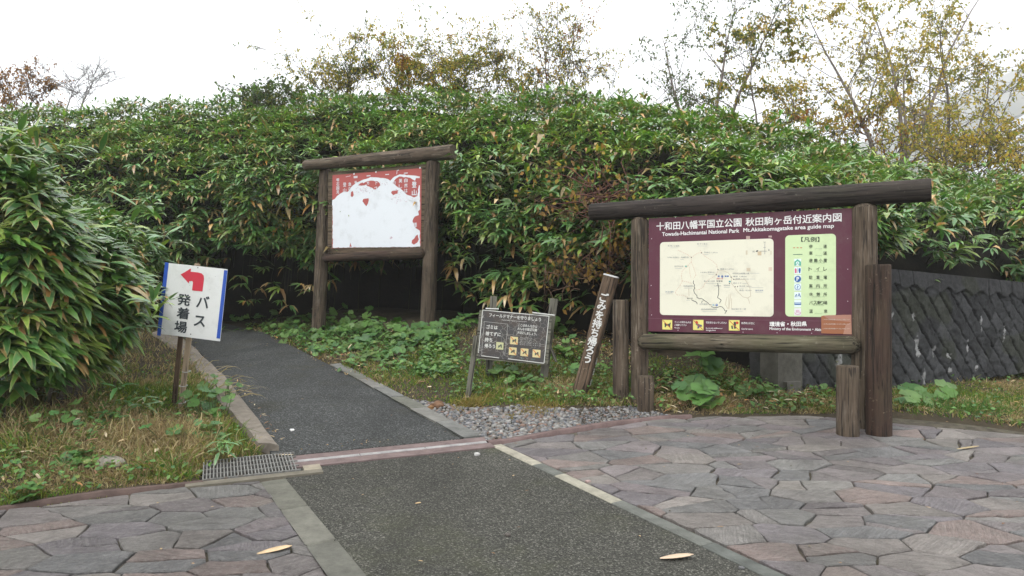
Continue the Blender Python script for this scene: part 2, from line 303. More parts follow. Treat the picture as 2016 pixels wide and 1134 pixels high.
# flagstones: irregular cells, some split in two, with ragged edges and narrow joints
def clip(P, a, n):
    out = []; k = len(P)
    for i in range(k):
        p, q = P[i], P[(i+1) % k]; dp, dq = (p-a)@n, (q-a)@n
        if dp <= 0: out.append(p)
        if (dp < 0 < dq) or (dq < 0 < dp): out.append(p+(q-p)*dp/(dp-dq))
    return np.array(out) if len(out) > 2 else None
def area(P): return .5*abs(np.sum(P[:, 0]*np.roll(P[:, 1], -1)-P[:, 1]*np.roll(P[:, 0], -1)))
def paving(name, region, seed, tone=1.):
    rg = np.random.default_rng(seed); reg = ccw(region)
    lo, hi = reg.min(0)-.5, reg.max(0)+.5; S = []
    for k in range(14000):
        p = lo+(hi-lo)*rg.random(2); md = .175+.30*rg.random()**1.3
        if all(((p-q)*[.74, 1.22])@((p-q)*[.74, 1.22]) > md*md for q in S): S.append(p)
    S = np.array(S); cells = []
    for i, p in enumerate(S):
        P = np.array([p+[-1, -1], p+[1, -1], p+[1, 1], p+[-1, 1]])
        for j in np.argsort(np.linalg.norm(S-p, axis=1))[1:22]:
            mid = p+(S[j]-p)*(.5+.0); nn = (S[j]-p)*[.55, 1.49]
            P = clip(P, mid, nn)
            if P is None: break
        for i2 in range(len(reg)):
            if P is None: break
            a, b = reg[i2], reg[(i2+1) % len(reg)]; P = clip(P, a, V3(b[1]-a[1], -(b[0]-a[0])))
        if P is None or area(P) < .006: continue
        todo = [P]
        for lev_ in range(2):
            nx2 = []
            for P2 in todo:
                if area(P2) > (.10 if lev_ == 0 else .075) and rg.random() < (.9 if lev_ == 0 else .6):
                    c = P2.mean(0)+rg.normal(0, .045, 2); th = rg.normal(.12, .45) if rg.random() < .55 else rg.random()*3.1; n2 = V3(-math.sin(th), math.cos(th)); nx2 += [q for q in (clip(P2, c, n2), clip(P2, c, -n2)) if q is not None]
                else: nx2.append(P2)
            todo = nx2
        cells += [q for q in todo if q is not None and area(q) > .004]
    b = MB()
    pal = np.array([1.09, 1.06, 1.06])*np.array([(.152, .138, .134), (.165, .150, .142), (.132, .122, .126), (.168, .162, .150), (.186, .150, .134), (.150, .150, .142), (.158, .140, .140), (.182, .168, .152), (.140, .128, .128), (.130, .132, .130)])
    for P in cells:
        c = P.mean(0); g_ = .0032+.004*rg.random(); Q = []
        for i in range(len(P)):                # ragged edges
            a, e = P[i], P[(i+1) % len(P)]; L = np.linalg.norm(e-a)
            if L < .02: continue
            k = max(1, int(L/.07)); nn = V3(e[1]-a[1], a[0]-e[0])/L
            for q in range(k):
                t = q/k; Q.append(a+(e-a)*t+nn*((rg.random()-.5)*.020 if q else 0)-nn*0)
        Q = np.array(Q)
        if len(Q) < 3: continue
        r = np.linalg.norm(Q-c, axis=1, keepdims=True)
        Q = c+(Q-c)*np.maximum(1-(g_*1.25)/np.maximum(r, .03), .25)
        top = .004+.008*rg.random(); tx, ty = rg.normal(0, .010, 2); n = len(Q)
        zt = lambda A, dz: np.column_stack([A, SL*A[:, 1]+dz+np.clip(tx*(A[:, 0]-c[0])+ty*(A[:, 1]-c[1]), -.006, .006)])
        In = c+(Q-c)*np.maximum(1-.010/np.maximum(np.linalg.norm(Q-c, axis=1, keepdims=True), .03), .3)
        V = np.concatenate([zt(In, top), zt(Q, top-.005), zt(Q, -.03)])
        Fc = [tuple(range(n))]
        for i in range(n):
            j = (i+1) % n; Fc += [(i, i+n, j+n, j), (i+n, i+2*n, j+2*n, j+n)]
        cc = pal[rg.integers(len(pal))]*(1.0+.45*rg.random())*tone
        an = rg.normal(.1, .6); ca, sa = math.cos(an), math.sin(an); dv = V[:, :2]-c; wcs = np.column_stack([dv[:, 0]*ca+dv[:, 1]*sa, -dv[:, 0]*sa+dv[:, 1]*ca, V[:, 2]])+rg.random(3)*40
        b.add(V, Fc, cc, wcs)
    return tag(b.build(name, M['stone']), kind='structure')
paving('right_paving', right_poly, 11); paving('left_paving', left_poly, 12, .8)
# kerbs: short blocks in a row, each with its own tone
def kerb(name, A, B, wdt, segs, tones, top, rag=.0, thick=.12):
    A, B = np.asarray(A, float), np.asarray(B, float); d = (B-A)/np.linalg.norm(B-A); n = V3(-d[1], d[0]); b = MB(); p = A.copy()
    for k in range(200):
        L = segs[k % len(segs)]
        if (p-A)@d > np.linalg.norm(B-A)-.02: break
        L = min(L, np.linalg.norm(B-A)-(p-A)@d); q = p+d*(L-.006); e = .012
        base = np.array([p, q, q+n*wdt, p+n*wdt]); inn = np.array([p+d*e+n*e, q-d*e+n*e, q-d*e+n*(wdt-e), p+d*e+n*(wdt-e)])
        if rag: base = base+rng.normal(0, rag, base.shape); inn = inn+rng.normal(0, rag, inn.shape)
        V = np.concatenate([zpl(inn, top), zpl(base, top-.008), zpl(base, top-thick)])
        b.add(V, [(0, 1, 2, 3)]+[(i, i+4, (i+1) % 4+4, (i+1) % 4) for i in range(4)]+[(i+4, i+8, (i+1) % 4+8, (i+1) % 4+4) for i in range(4)], np.array(tones[k % len(tones)]))
        p = p+d*L
    return tag(b.build(name, M['conc']), kind='structure')
gk = (.115, .118, .105); yk = (.29, .27, .215)
kerb('right_kerb', kr0, krB, np.linalg.norm(ro0-kr0)*.62, [.60, .28, .62, .75, .75, .75, .75], [yk, gk, (.26, .245, .195), gk, (.10, .105, .095), gk, gk], .012)
kerb('left_kerb', ext(kl0, kl1, kl0[1]), klB, -.135, [.60], [(.115, .112, .092), (.130, .126, .105), (.105, .103, .087)], .012)
u0, u1 = pts([(914, 864), (650, 719)]); kerb('upper_kerb', u0, u1, -.13, [.6], [(.14, .14, .13), (.16, .155, .14), (.12, .12, .10)], .02, .006)
# rough concrete edge on the uphill path's far-left side
eL = pts([(548, 888), (500, 824), (444, 748), (400, 705), (362, 672), (330, 652)]); eO = pts([(505, 886), (452, 824), (402, 757), (366, 716), (330, 684), (300, 662)])
b = MB(); n = len(eL); fine = []
tt = np.linspace(0, n-1, 60); lx = np.stack([np.interp(tt, range(n), eL[:, k]) for k in (0, 1)], 1); ox = np.stack([np.interp(tt, range(n), eO[:, k]) for k in (0, 1)], 1)
rows = []
for f_, dz in ((0, -.06), (0, .035), (.08, .055), (.35, .06), (.65, .062), (.92, .06), (1, .03), (1, -.06)):
    P = lx+(ox-lx)*f_; rows.append(zpl(P, dz)+np.column_stack([NZ(tt*3, f_*5)*.012, NZ(tt*3, f_*5+9)*.012, NZ(tt*4, f_*9)*.012]))
tag(mk('left_path_edge', np.concatenate(rows), gridf(8, 60).tolist()+[[i*60 for i in range(8)]], M['conc'], colr=(.19, .165, .135), smooth_=False), kind='structure')
# drain channel crossing the path: two reddish strips with a narrow pale slotted cover
dA = pts([(572, 912), (962, 872)]); dd = nrm(dA[1]-dA[0]); dn = V3(-dd[1], dd[0])
def strip(name, a, bb, o0, o1, top, c, m, kind='structure'):
    P = np.array([a+dn*o0, bb+dn*o0, bb+dn*o1, a+dn*o1]); V = np.concatenate([zpl(P, top), zpl(P, top-.06)])
    return tag(mk(name, V, [(0, 1, 2, 3)]+[(i, i+4, (i+1) % 4+4, (i+1) % 4) for i in range(4)], m, colr=c), kind=kind)
redc = (.150, .112, .106)
strip('drain_edge_near', dA[0], dA[1], -.155, -.028, .010, redc, M['conc']); strip('drain_edge_far', dA[0], dA[1], .028, .155, .010, redc, M['conc'])
b = MB()
Ld = np.linalg.norm(dA[1]-dA[0])
for o in (-.022, -.0035, .015):
    for k in range(int(Ld/.5)+1):
        a0, a1 = k*.5, min(k*.5+.494, Ld)
        if a1-a0 < .02: continue
        P = np.array([dA[0]+dd*a0+dn*o, dA[0]+dd*a1+dn*o, dA[0]+dd*a1+dn*(o+.009), dA[0]+dd*a0+dn*(o+.009)])
        b.add(np.concatenate([zpl(P, .012), zpl(P, -.02)]), [(0, 1, 2, 3)]+[(i, i+4, (i+1) % 4+4, (i+1) % 4) for i in range(4)], (.36, .35, .34))
tag(b.build('drain_cover', M['conc'], org=(*dA.mean(0), SL*dA.mean(0)[1])), 'long pale slotted drain cover between two reddish strips across the path', 'drain cover')
# red borders continuing to both sides
def border(name, px, wd, c=(.135, .072, .062)):
    P = pts(px); t = nrm(np.gradient(P, axis=0)); n = np.column_stack([-t[:, 1], t[:, 0]]); k = len(P)
    V = np.concatenate([zpl(P-n*wd/2, -.05), zpl(P-n*wd/2, .016), zpl(P+n*wd/2, .016), zpl(P+n*wd/2, -.05)])
    return tag(mk(name, V, gridf(4, k), M['conc'], colr=c), kind='structure')
border('right_red_border', [(960, 872), (1005, 868), (1100, 850), (1200, 834), (1300, 823), (1360, 820)], .06, (.150, .105, .098))
border('left_red_border', [(-250, 1036), (0, 1003), (100, 986), (200, 971), (330, 959), (400, 951)], .04, (.10, .070, .060))
# steel grating beside the drain
gq = pts([(398, 950), (592, 929), (545, 899), (372, 922)]); ga, gb = nrm(gq[1]-gq[0]), None
Lg = np.linalg.norm(gq[1]-gq[0]); gv = gq[3]-gq[0]; gv = gv-ga*(gv@ga); Wg = np.linalg.norm(gq[2]-gq[1])*.98; gn = nrm(gv)
def gbox(b, a0, a1, n0, n1, z0, z1, c):
    P = np.array([gq[0]+ga*a0+gn*n0, gq[0]+ga*a1+gn*n0, gq[0]+ga*a1+gn*n1, gq[0]+ga*a0+gn*n1])
    b.add(np.concatenate([zpl(P, z1), zpl(P, z0)]), [(0, 1, 2, 3)]+[(i, i+4, (i+1) % 4+4, (i+1) % 4) for i in range(4)], c)
gt = thing('drain_grate', (*gq.mean(0), SL*gq.mean(0)[1]), 'rusty steel drain grating with many narrow bars beside the grass', 'drain grate')
b = MB()
for k in range(int(Lg/.022)): gbox(b, k*.022, k*.022+.008, 0, Wg, -.02, .022, (.15, .15, .15))
b.build('bars', M['metal'], gt)
b = MB()
for k in range(5): gbox(b, 0, Lg, k*Wg/4-.006, k*Wg/4+.006, -.02, .0205, (.15, .15, .15))
b.build('cross_bars', M['metal'], gt)
b = MB(); gbox(b, -.02, Lg+.02, -.02, Wg+.02, -.034, -.024, (.02, .02, .018)); b.build('pit', M['darksoil'], gt)
b = MB(); gbox(b, -.1, Lg+.14, -.10, -.022, -.05, .014, (.15, .135, .105)); gbox(b, Lg+.022, Lg+.14, -.022, .10, -.05, .0142, (.24, .21, .16))
tag(b.build('drain_frame', M['conc']), kind='structure')
# ------------------------------------------------------------------ leaves
def leaves(P, D, U, L, Wd, droop, C, rows=((0, .10), (.18, .8), (.5, 1.), (.8, .55), (1, .02)), fold=.18, roll=None):
    n = len(P); D = nrm(D); S = nrm(np.cross(D, U)); U = np.cross(S, D); k = len(rows)
    L = np.broadcast_to(L, n)[:, None]; Wd = np.broadcast_to(Wd, n)[:, None]; droop = np.broadcast_to(droop, n)[:, None]
    V = np.empty((n, k, 3, 3)); E = np.empty((n, k, 3))
    for i, (t, w_) in enumerate(rows):
        c = P + D*L*t + V3(0, 0, -1)*droop*L*t*t - D*L*.35*droop*t*t
        V[:, i, 1] = c; V[:, i, 0] = c-S*Wd*.5*w_+U*Wd*.5*w_*fold; V[:, i, 2] = c+S*Wd*.5*w_+U*Wd*.5*w_*fold
        E[:, i, 0] = E[:, i, 2] = 1; E[:, i, 1] = max(0, (t-.82)/.18)
    b = (np.arange(n)*k*3)[:, None]; q = []
    for i in range(k-1):
        for j in (0, 1): q.append(np.concatenate([b+i*3+j, b+i*3+j+1, b+(i+1)*3+j+1, b+(i+1)*3+j], 1))
    return V.reshape(-1, 3), np.stack(q, 1).reshape(-1, 4), np.repeat(C, k*3, 0), E.ravel()
def rnd3(n): return nrm(rng.normal(size=(n, 3)))
GREEN = np.array([1.98, 1.74, 1.24])*np.array([(.040, .105, .028), (.050, .128, .036), (.030, .090, .034), (.066, .140, .034), (.044, .115, .052), (.090, .155, .038), (.034, .098, .040)])
DRYC = np.array([(.36, .19, .05), (.42, .27, .10), (.30, .17, .07), (.45, .33, .16), (.22, .16, .06)])
def pick(pal, n, v=.25): return pal[rng.integers(len(pal), size=n)]*(1-v+2*v*rng.random((n, 1)))
def fans(P, Nn, size, per, dryp, rows, upw=.3, wid=.23, pal=None):
    """umbrellas of leaves at culm tips: P centres, Nn outward normals; leaves splay outward and bend down at the tip"""
    n = len(P); out = []; hz = np.hypot(Nn[:, 0], Nn[:, 1]); az0 = np.arctan2(Nn[:, 1], Nn[:, 0]); top = np.clip(Nn[:, 2], 0, 1)
    sz = size*(.7+.55*rng.random(n)); basec = pick(GREEN if pal is None else pal, n, .25); sick = rng.random(n) < dryp*.6; tw = rng.normal(0, .4, n)
    for k in range(per):
        keep = rng.random(n) < .9; f = ((k+.3+.4*rng.random(n))/per-.5)*2
        az = az0+tw+f*np.interp(top, [0, .5, .95], [1.5, 2.0, 3.14]); el = rng.normal(-.16, .24, n)+top*.35+upw*.8*rng.random(n)
        D = np.column_stack([np.cos(az)*np.cos(el), np.sin(az)*np.cos(el), np.sin(el)])
        U = nrm(V3(0, 0, 1)+Nn*.5+rnd3(n)*.25); L = sz*(.65+.4*rng.random(n)); C = basec*(.82+.36*rng.random((n, 1)))
        dr = (rng.random(n) < dryp) | (sick & (rng.random(n) < .6)); C = np.where(dr[:, None], pick(DRYC, n), C)
        out.append(leaves((P+D*.015)[keep], D[keep], U[keep], L[keep], (L*wid*(.75+.45*rng.random(n)))[keep], (.10+.40*rng.random(n)+.3*dr)[keep], C[keep], rows))
    return join(out)
def join(parts):
    V, Q, C, E = [], [], [], []; o = 0
    for v, q, c, e in parts: V.append(v); Q.append(q+o); C.append(c); E.append(e); o += len(v)
    return np.concatenate(V), np.concatenate(Q), np.concatenate(C), np.concatenate(E)
def lmk(name, q, m, parent=None, **k): return mk(name, q[0], q[1], m, parent, colr=q[2], edge=q[3], smooth_=True, **k)
FAR = ((0, .15), (.45, 1.), (1, .03)); MID = ((0, .1), (.3, .95), (.7, .75), (1, .02))
def tubes(segs, sides=5):
    """segs: rows of p0(3) p1(3) r0 r1"""
    S = np.asarray(segs, float); n = len(S); d = nrm(S[:, 3:6]-S[:, :3]); a = nrm(np.cross(d, np.where(np.abs(d[:, 2:3]) > .9, V3(1, 0, 0), V3(0, 0, 1)))); c = np.cross(d, a)
    th = np.arange(sides)*6.28318/sides; ring = a[:, None]*np.cos(th)[None, :, None]+c[:, None]*np.sin(th)[None, :, None]
    V = np.stack([S[:, None, :3]+ring*S[:, 6, None, None], S[:, None, 3:6]+ring*S[:, 7, None, None]], 1).reshape(-1, 3)
    b = (np.arange(n)*2*sides)[:, None]; i = np.arange(sides); j = (i+1) % sides
    return V, np.stack([b+i, b+j, b+sides+j, b+sides+i], -1).reshape(-1, 4)
# ------------------------------------------------------------------ the bamboo thicket behind the boards
U_ = [-700, -300, 0, 300, 600, 800, 880, 950, 1100, 1250, 1500, 1760, 2016, 2300, 2700]
D_ = [12.5, 13.2, 13.6, 13.7, 13.2, 12.9, 12.4, 11.3, 10.0, 9.1, 8.35, 9.1, 10.4, 11.7, 13.5]
def dF(u): return np.interp(u, U_, D_)
def rC(u): return np.interp(u, [-700, 0, 100, 200, 300, 400, 500, 600, 900, 1100, 1200, 1300, 1400, 1500, 1600, 1700, 1800, 1900, 2016, 2300, 2700], [230, 222, 214, 206, 202, 197, 186, 190, 184, 180, 186, 204, 228, 248, 270, 300, 322, 335, 350, 390, 430])
def rB(u): return np.interp(u, [-700, 0, 300, 450, 600, 760, 870, 920, 1000, 1060, 1150, 1250, 1400, 1520, 1760, 2016, 2700], [575, 575, 540, 520, 512, 512, 515, 575, 600, 600, 540, 560, 560, 545, 530, 553, 600])
TB = [0, .15, .35, .55, .72, .86, 1.]; BB = [.15, -.25, -.40, -.1, .7, 1.9, 3.6]
def canopy(u, t):
    d = dF(u)+np.interp(t, TB, BB); r = rB(u)+(rC(u)-rB(u))*t; P = at(u, r, d)
    q = np.interp(t, [.6, 1], [.50, .20])*NZ.f(P[:, 0]*1.1, P[:, 2]*1.5, P[:, 1]*1.1, 3)
    return P + nrm(np.column_stack([np.zeros(len(P)), -np.ones(len(P)), .6*np.ones(len(P))]))*q[:, None]
def cnormal(u, t):
    p = canopy(u, t); a = canopy(u+8, t)-p; b_ = canopy(u, np.minimum(t+.02, 1.02))-p; n = nrm(np.cross(a, b_)); n[n[:, 1] > 0] *= -1; return n
N = 16500
u = rng.uniform(-500, 2500, N*3); t = rng.random(N*3)**.8
acc = rng.random(N*3) < (dF(u)+np.interp(t, TB, BB))**2/16.5**2; u, t = u[acc][:N], t[acc][:N]
P = canopy(u, t); Nn = cnormal(u, t)
ins = rng.exponential(.14, len(P)); P = P-Nn*ins[:, None]
hole = NZ.f(P[:, 0]*1.5+5, P[:, 2]*2.3, P[:, 1]*1.2, 2)
keep = rng.random(len(P)) < np.interp(hole, [-.5, -.1, .1], [.04, .35, 1.])+np.clip((t-.72)*4, 0, .6)
P, Nn, t_, u_k = P[keep], Nn[keep], t[keep], u[keep]
TOPG = GREEN*[1.5, 1.36, 1.12]; up_ = t_ > .62  # crest leaves yellower, and brightness from the sky above put into their colour
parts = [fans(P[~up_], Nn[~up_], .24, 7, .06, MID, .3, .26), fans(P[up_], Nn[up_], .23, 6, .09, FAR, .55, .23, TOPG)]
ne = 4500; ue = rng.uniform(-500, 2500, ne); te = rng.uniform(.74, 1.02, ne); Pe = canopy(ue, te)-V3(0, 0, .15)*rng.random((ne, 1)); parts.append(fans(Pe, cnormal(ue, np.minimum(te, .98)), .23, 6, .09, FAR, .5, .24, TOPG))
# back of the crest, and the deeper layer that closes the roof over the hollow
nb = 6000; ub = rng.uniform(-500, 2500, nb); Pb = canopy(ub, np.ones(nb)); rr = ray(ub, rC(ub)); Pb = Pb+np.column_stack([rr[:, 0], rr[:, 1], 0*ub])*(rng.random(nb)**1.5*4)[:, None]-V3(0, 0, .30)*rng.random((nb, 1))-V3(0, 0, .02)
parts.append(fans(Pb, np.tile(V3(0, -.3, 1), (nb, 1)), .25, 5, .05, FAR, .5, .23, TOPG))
ni = 3600; ui = rng.uniform(-500, 1250, ni); ti = rng.uniform(.12, 1., ni); Pi = canopy(ui, ti)-cnormal(ui, ti)*(.45+.5*rng.random((ni, 1)))
parts.append(fans(Pi, np.tile(V3(0, -.2, 1), (ni, 1)), .30, 5, .10, FAR))
# shoots standing above the crest
ns = 70; us = rng.uniform(-300, 2300, ns); Ps = canopy(us, .97+.0*us)+V3(0, 0, .05)+V3(0, 0, .14)*rng.random((ns, 1))
parts.append(fans(Ps, np.tile(V3(0, -.2, 1), (ns, 1)), .25, 5, .04, MID, 1.2, .22, TOPG))
# stray low sprays hanging in the hollow
for (a, c, dep) in ((545, 540, 13.6), (560, 575, 13.8), (500, 585, 14), (960, 590, 11.2), (1000, 610, 10.8), (1040, 590, 10.4), (900, 560, 12.3), (480, 545, 13.8), (650, 540, 13.6), (590, 560, 13.0), (980, 560, 11), (1150, 600, 9.8)):
    k = 3; parts.append(fans(at(np.full(k, a), np.full(k, c), dep)+rng.normal(0, .1, (k, 3)), np.tile(V3(0, -1, .1), (k, 1)), .27, 6, .25, MID))
th = thing('bamboo_thicket', at(900, 640, 12.5), None, None); th['kind'] = 'stuff'
lmk('foliage', join(parts), M['bamboo'], th)
# culms carrying the leaves
nc = 420; uc = rng.uniform(-500, 2500, nc); tc = rng.uniform(.05, .8, nc); Pt = canopy(uc, tc)-cnormal(uc, tc)*.1
base = at(uc, np.full(nc, 600.), dF(uc)+1.2+1.5*rng.random(nc)); base[:, 2] = np.maximum(.9, Pt[:, 2]-1.6)
mid = (Pt+base)/2+V3(0, .25, .35)
sg = np.concatenate([np.column_stack([base, mid, np.full(nc, .007), np.full(nc, .006)]), np.column_stack([mid, Pt, np.full(nc, .006), np.full(nc, .003)])])
v, q = tubes(sg, 4); mk('culms', v, q, M['twig'], th, colr=(.045, .045, .022))
# the earth bank under it
def hol(u): return np.interp(u, [-700, 850, 950, 1100, 1250, 1400, 1500], [2.1, 2.1, 1.7, 1.1, .7, .45, .25])
ub = np.linspace(-700, 2700, 150); rr = ray(ub, np.full(150, HOR)); d0 = dF(ub)+hol(ub)
cz = canopy(ub, np.ones(150))[:, 2]; foot = H(rr[:, 0]*d0, d0)-.12
wz = np.interp(ub, [1480, 1500, 1760, 2016, 2700], [0, 1.86, 1.80, 1.68, 1.4]); foot = np.where(ub > 1490, wz-.06, foot)
lay = [(d0-.05, foot-.6), (d0, foot), (np.minimum(d0+.2, dF(ub)+1.6), foot+(cz-foot)*.12), (np.where(hol(ub) > 1.5, d0+.5, dF(ub)+1.1), foot+(cz-foot)*np.where(hol(ub) > 1.5, .3, .36)), (np.where(hol(ub) > 1.5, d0+.9, dF(ub)+1.9), foot+(cz-foot)*np.where(hol(ub) > 1.5, .72, .52)), (dF(ub)+3.6, cz-np.where(hol(ub) > 1.5, .42, .55)), (dF(ub)+8, cz-.5), (dF(ub)+18, cz+.0), (dF(ub)+45, cz+1.5), (dF(ub)+120, cz+1)]
BANK = lay
V = []
for i, (d, z) in enumerate(lay):
    p = np.column_stack([rr[:, 0]*d, d, z]); p[:, 1:] += np.column_stack([NZ(ub*.02, i*3.3)*.15, NZ(ub*.03, i*7.7)*.12])*(i > 1); V.append(p)
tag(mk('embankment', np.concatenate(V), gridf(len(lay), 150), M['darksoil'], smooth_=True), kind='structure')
def bankz(u, d):
    j = int(np.clip(np.searchsorted(ub, u), 0, 149)); return float(np.interp(d, [float(l[0][j]) for l in lay[1:]], [float(l[1][j]) for l in lay[1:]]))
# ------------------------------------------------------------------ near bamboo bush on the left
cv = np.array([(-6.5, 4.9), (-5.0, 4.95), (-4.0, 5.15), (-3.55, 5.35), (-3.36, 5.8), (-3.5, 6.5), (-4.1, 7.6), (-4.5, 9.0), (-5.5, 10.6), (-6.6, 12.)])
cn = np.array([(0, -1), (-.05, -1), (.25, -1), (.5, -.87), (.85, -.5), (1, -.1), (1, .2), (1, .2), (.9, .3), (.8, .5)]); cn = nrm(cn)
ctop = np.array([3.1, 2.95, 2.78, 2.52, 2.28, 2.2, 2.3, 2.6, 2.9, 3.1]); cbot = np.array([.72, .72, .72, .75, .85, .95, 1.1, 1.3, 1.5, 1.6])
def bush(s, t):
    k = np.arange(len(cv)); f = lambda a: np.interp(s, k, a)
    bx, by, nx_, ny_, zt, zb = f(cv[:, 0]), f(cv[:, 1]), f(cn[:, 0]), f(cn[:, 1]), f(ctop), f(cbot)
    back = np.interp(t, [0, .2, .45, .65, .85, 1], [.30, .02, -.05, .15, .65, 1.6])
    P = np.column_stack([bx-nx_*back, by-ny_*back, zb+(zt-zb)*np.interp(t, [0, .85, 1], [0, .95, 1.])])
    up = np.interp(t, [0, .45, .8, 1], [-.2, .1, .9, 2.]); Nn = nrm(np.column_stack([nx_, ny_, up]))
    return P+Nn*(.22*NZ.f(P[:, 0]*1.9, P[:, 1]*1.9, P[:, 2]*1.9, 2))[:, None], Nn
N = 3000; s = rng.uniform(0, 9, N); t = rng.random(N)**.9; P, Nn = bush(s, t); kp = rng.random(N) < np.interp(NZ.f(P[:, 0]*2.6+9, P[:, 2]*3.2, P[:, 1]*2.2, 2), [-.5, -.1, .15], [.08, .4, 1.]); P, Nn = P[kp], Nn[kp]; P = P-Nn*rng.exponential(.08, len(P))[:, None]
bt = thing('bamboo_bush', (-4.0, 6.0, float(H(-4., 6.)[0])), 'near broad-leaved bamboo bush with some yellowed leaves overhanging the arrow sign', 'bush')
parts = [fans(P, Nn, .285, 7, .035, ((0, .10), (.15, .75), (.4, 1.), (.75, .62), (1, .02)), .35, .215, GREEN*[.98, .95, .95])]
ni = 500; s = rng.uniform(0, 9, ni); P, Nn = bush(s, rng.random(ni)); parts.append(fans(P-Nn*(.3+.3*rng.random((ni, 1))), Nn, .27, 6, .1, MID))
for (a, c, dep) in ((30, 262, 5.3), (60, 285, 5.2), (20, 300, 5.3), (195, 320, 5.5), (300, 410, 5.7), (335, 480, 6.0), (110, 310, 5.3), (300, 590, 6.0), (285, 640, 6.0), (312, 605, 6.25)):
    k = 2; parts.append(fans(at(np.full(k, a), np.full(k, c), dep)+rng.normal(0, .04, (k, 3)), np.tile(V3(.3, -.5, .8), (k, 1)), .26, 6, .05, ((0, .10), (.15, .75), (.4, 1.), (.75, .62), (1, .02)), .9, .22))
lmk('foliage', join(parts), M['bamboo'], bt)
nc = 300; s = rng.uniform(0, 9, nc); Pt, Nn = bush(s, rng.uniform(.05, .95, nc)); Pt = Pt-Nn*.08
base = Pt-np.column_stack([Nn[:, :2]*(.4+.6*rng.random((nc, 1))), np.zeros(nc)]); base[:, 2] = H(base[:, 0], base[:, 1])-.03
mid = (Pt+base)/2+V3(0, 0, .2)-Nn*.1
v, q = tubes(np.concatenate([np.column_stack([base, mid, np.full(nc, .006), np.full(nc, .005)]), np.column_stack([mid, Pt, np.full(nc, .005), np.full(nc, .003)])]), 5)
mk('stems', v, q, M['twig'], bt, colr=(.14, .13, .06))
# ------------------------------------------------------------------ logs, boards, frames
def log(name, p0, p1, r0, r1, m, parent, sides=20, wob=.03, taper0=0., taper1=0., bev=.06, seed=0):
    p0, p1 = np.asarray(p0, float), np.asarray(p1, float); L = np.linalg.norm(p1-p0); d = (p1-p0)/L
    a = nrm(np.cross(d, V3(0, 1, 0) if abs(d[1]) < .8 else V3(1, 0, 0))); c = np.cross(d, a)
    e = min(.012, L*.1); e0 = max(e, taper0); e1 = max(e, taper1)
    zs = np.unique(np.concatenate([[0, e0], np.linspace(e0, L-e1, max(3, int(L/.12))), [L-e1, L]])); th = np.arange(sides)*2*math.pi/sides
    V, W = [], []
    for z in zs:
        r = r0+(r1-r0)*z/L
        sh = 1.
        if z < e0: sh = (.45 if taper0 else 1-bev)
        if z > L-e1+1e-6: sh = (.45 if taper1 else 1-bev)
        rad = r*sh*(1+wob*NZ(np.cos(th)*1.7+seed*7, np.sin(th)*1.7, z*1.5)+wob*.5*NZ(np.cos(th)*6+seed, np.sin(th)*6, z*.7))
        V.append(p0+d*z+a*(np.cos(th)*rad)[:, None]+c*(np.sin(th)*rad)[:, None]); W.append(np.column_stack([np.cos(th)*rad, np.sin(th)*rad, np.full(sides, z)])+seed*3.1)
    V, W = np.concatenate(V), np.concatenate(W); k = len(zs); Fc = []
    for i in range(k-1):
        for j in range(sides): Fc.append((i*sides+j, i*sides+(j+1) % sides, (i+1)*sides+(j+1) % sides, (i+1)*sides+j))
    Fc.append(tuple(range(sides))[::-1]); Fc.append(tuple((k-1)*sides+j for j in range(sides)))
    ob = mk(name, V, Fc, m, parent, wc=W) if parent else mk(name, V, Fc, m, wc=W, org=p0)
    me = ob.data; sm = np.ones(len(me.polygons), bool); sm[-2:] = False; me.polygons.foreach_set('use_smooth', sm); return ob
def box(b, O, A, B, C, c=(1, 1, 1), bev=0., axis=0, seed=0.):
    """box from corner O with edge vectors A, B, C; wood grain along edge 'axis'"""
    O, A, B, C = (np.asarray(x, float) for x in (O, A, B, C)); V = np.array([O, O+A, O+A+B, O+B, O+C, O+A+C, O+A+B+C, O+B+C])
    la, lb, lc = np.linalg.norm(A), np.linalg.norm(B), np.linalg.norm(C); loc = np.array([(0, 0, 0), (la, 0, 0), (la, lb, 0), (0, lb, 0), (0, 0, lc), (la, 0, lc), (la, lb, lc), (0, lb, lc)])
    loc = np.roll(loc, 2-axis, axis=1)+seed
    b.add(V, [(0, 3, 2, 1), (4, 5, 6, 7), (0, 1, 5, 4), (1, 2, 6, 5), (2, 3, 7, 6), (3, 0, 4, 7)], c, loc)
_tc = {}
def glyphs(s, bold):
    k = (s, bold)
    if k not in _tc:
        cu = bpy.data.curves.new('t', 'FONT'); cu.body = s; cu.size = 1; cu.resolution_u = 3; cu.fill_mode = 'FRONT'
        ob = bpy.data.objects.new('t', cu); col.objects.link(ob); dg = bpy.context.evaluated_depsgraph_get(); dg.update()
        me = bpy.data.meshes.new_from_object(ob.evaluated_get(dg)); me.calc_loop_triangles()
        V = np.array([v.co[:2] for v in me.vertices]) if len(me.vertices) else np.zeros((0, 2)); T = [tuple(t.vertices) for t in me.loop_triangles]
        bpy.data.objects.remove(ob); bpy.data.curves.remove(cu); bpy.data.meshes.remove(me)
        VV, TT = [], []; sh = [(0, 0)] if bold <= 0 else [(0, 0), (1, .6), (-1, -.6), (-.6, 1), (.6, -1)]
        for q, (a, b_) in enumerate(sh): VV.append(np.column_stack([V+np.array([a, b_])*bold, np.full(len(V), q*.00015)])); TT += [tuple(x+q*len(V) for x in t) for t in T]
        _tc[k] = (np.concatenate(VV) if len(V) else np.zeros((0, 3)), TT)
    return _tc[k]
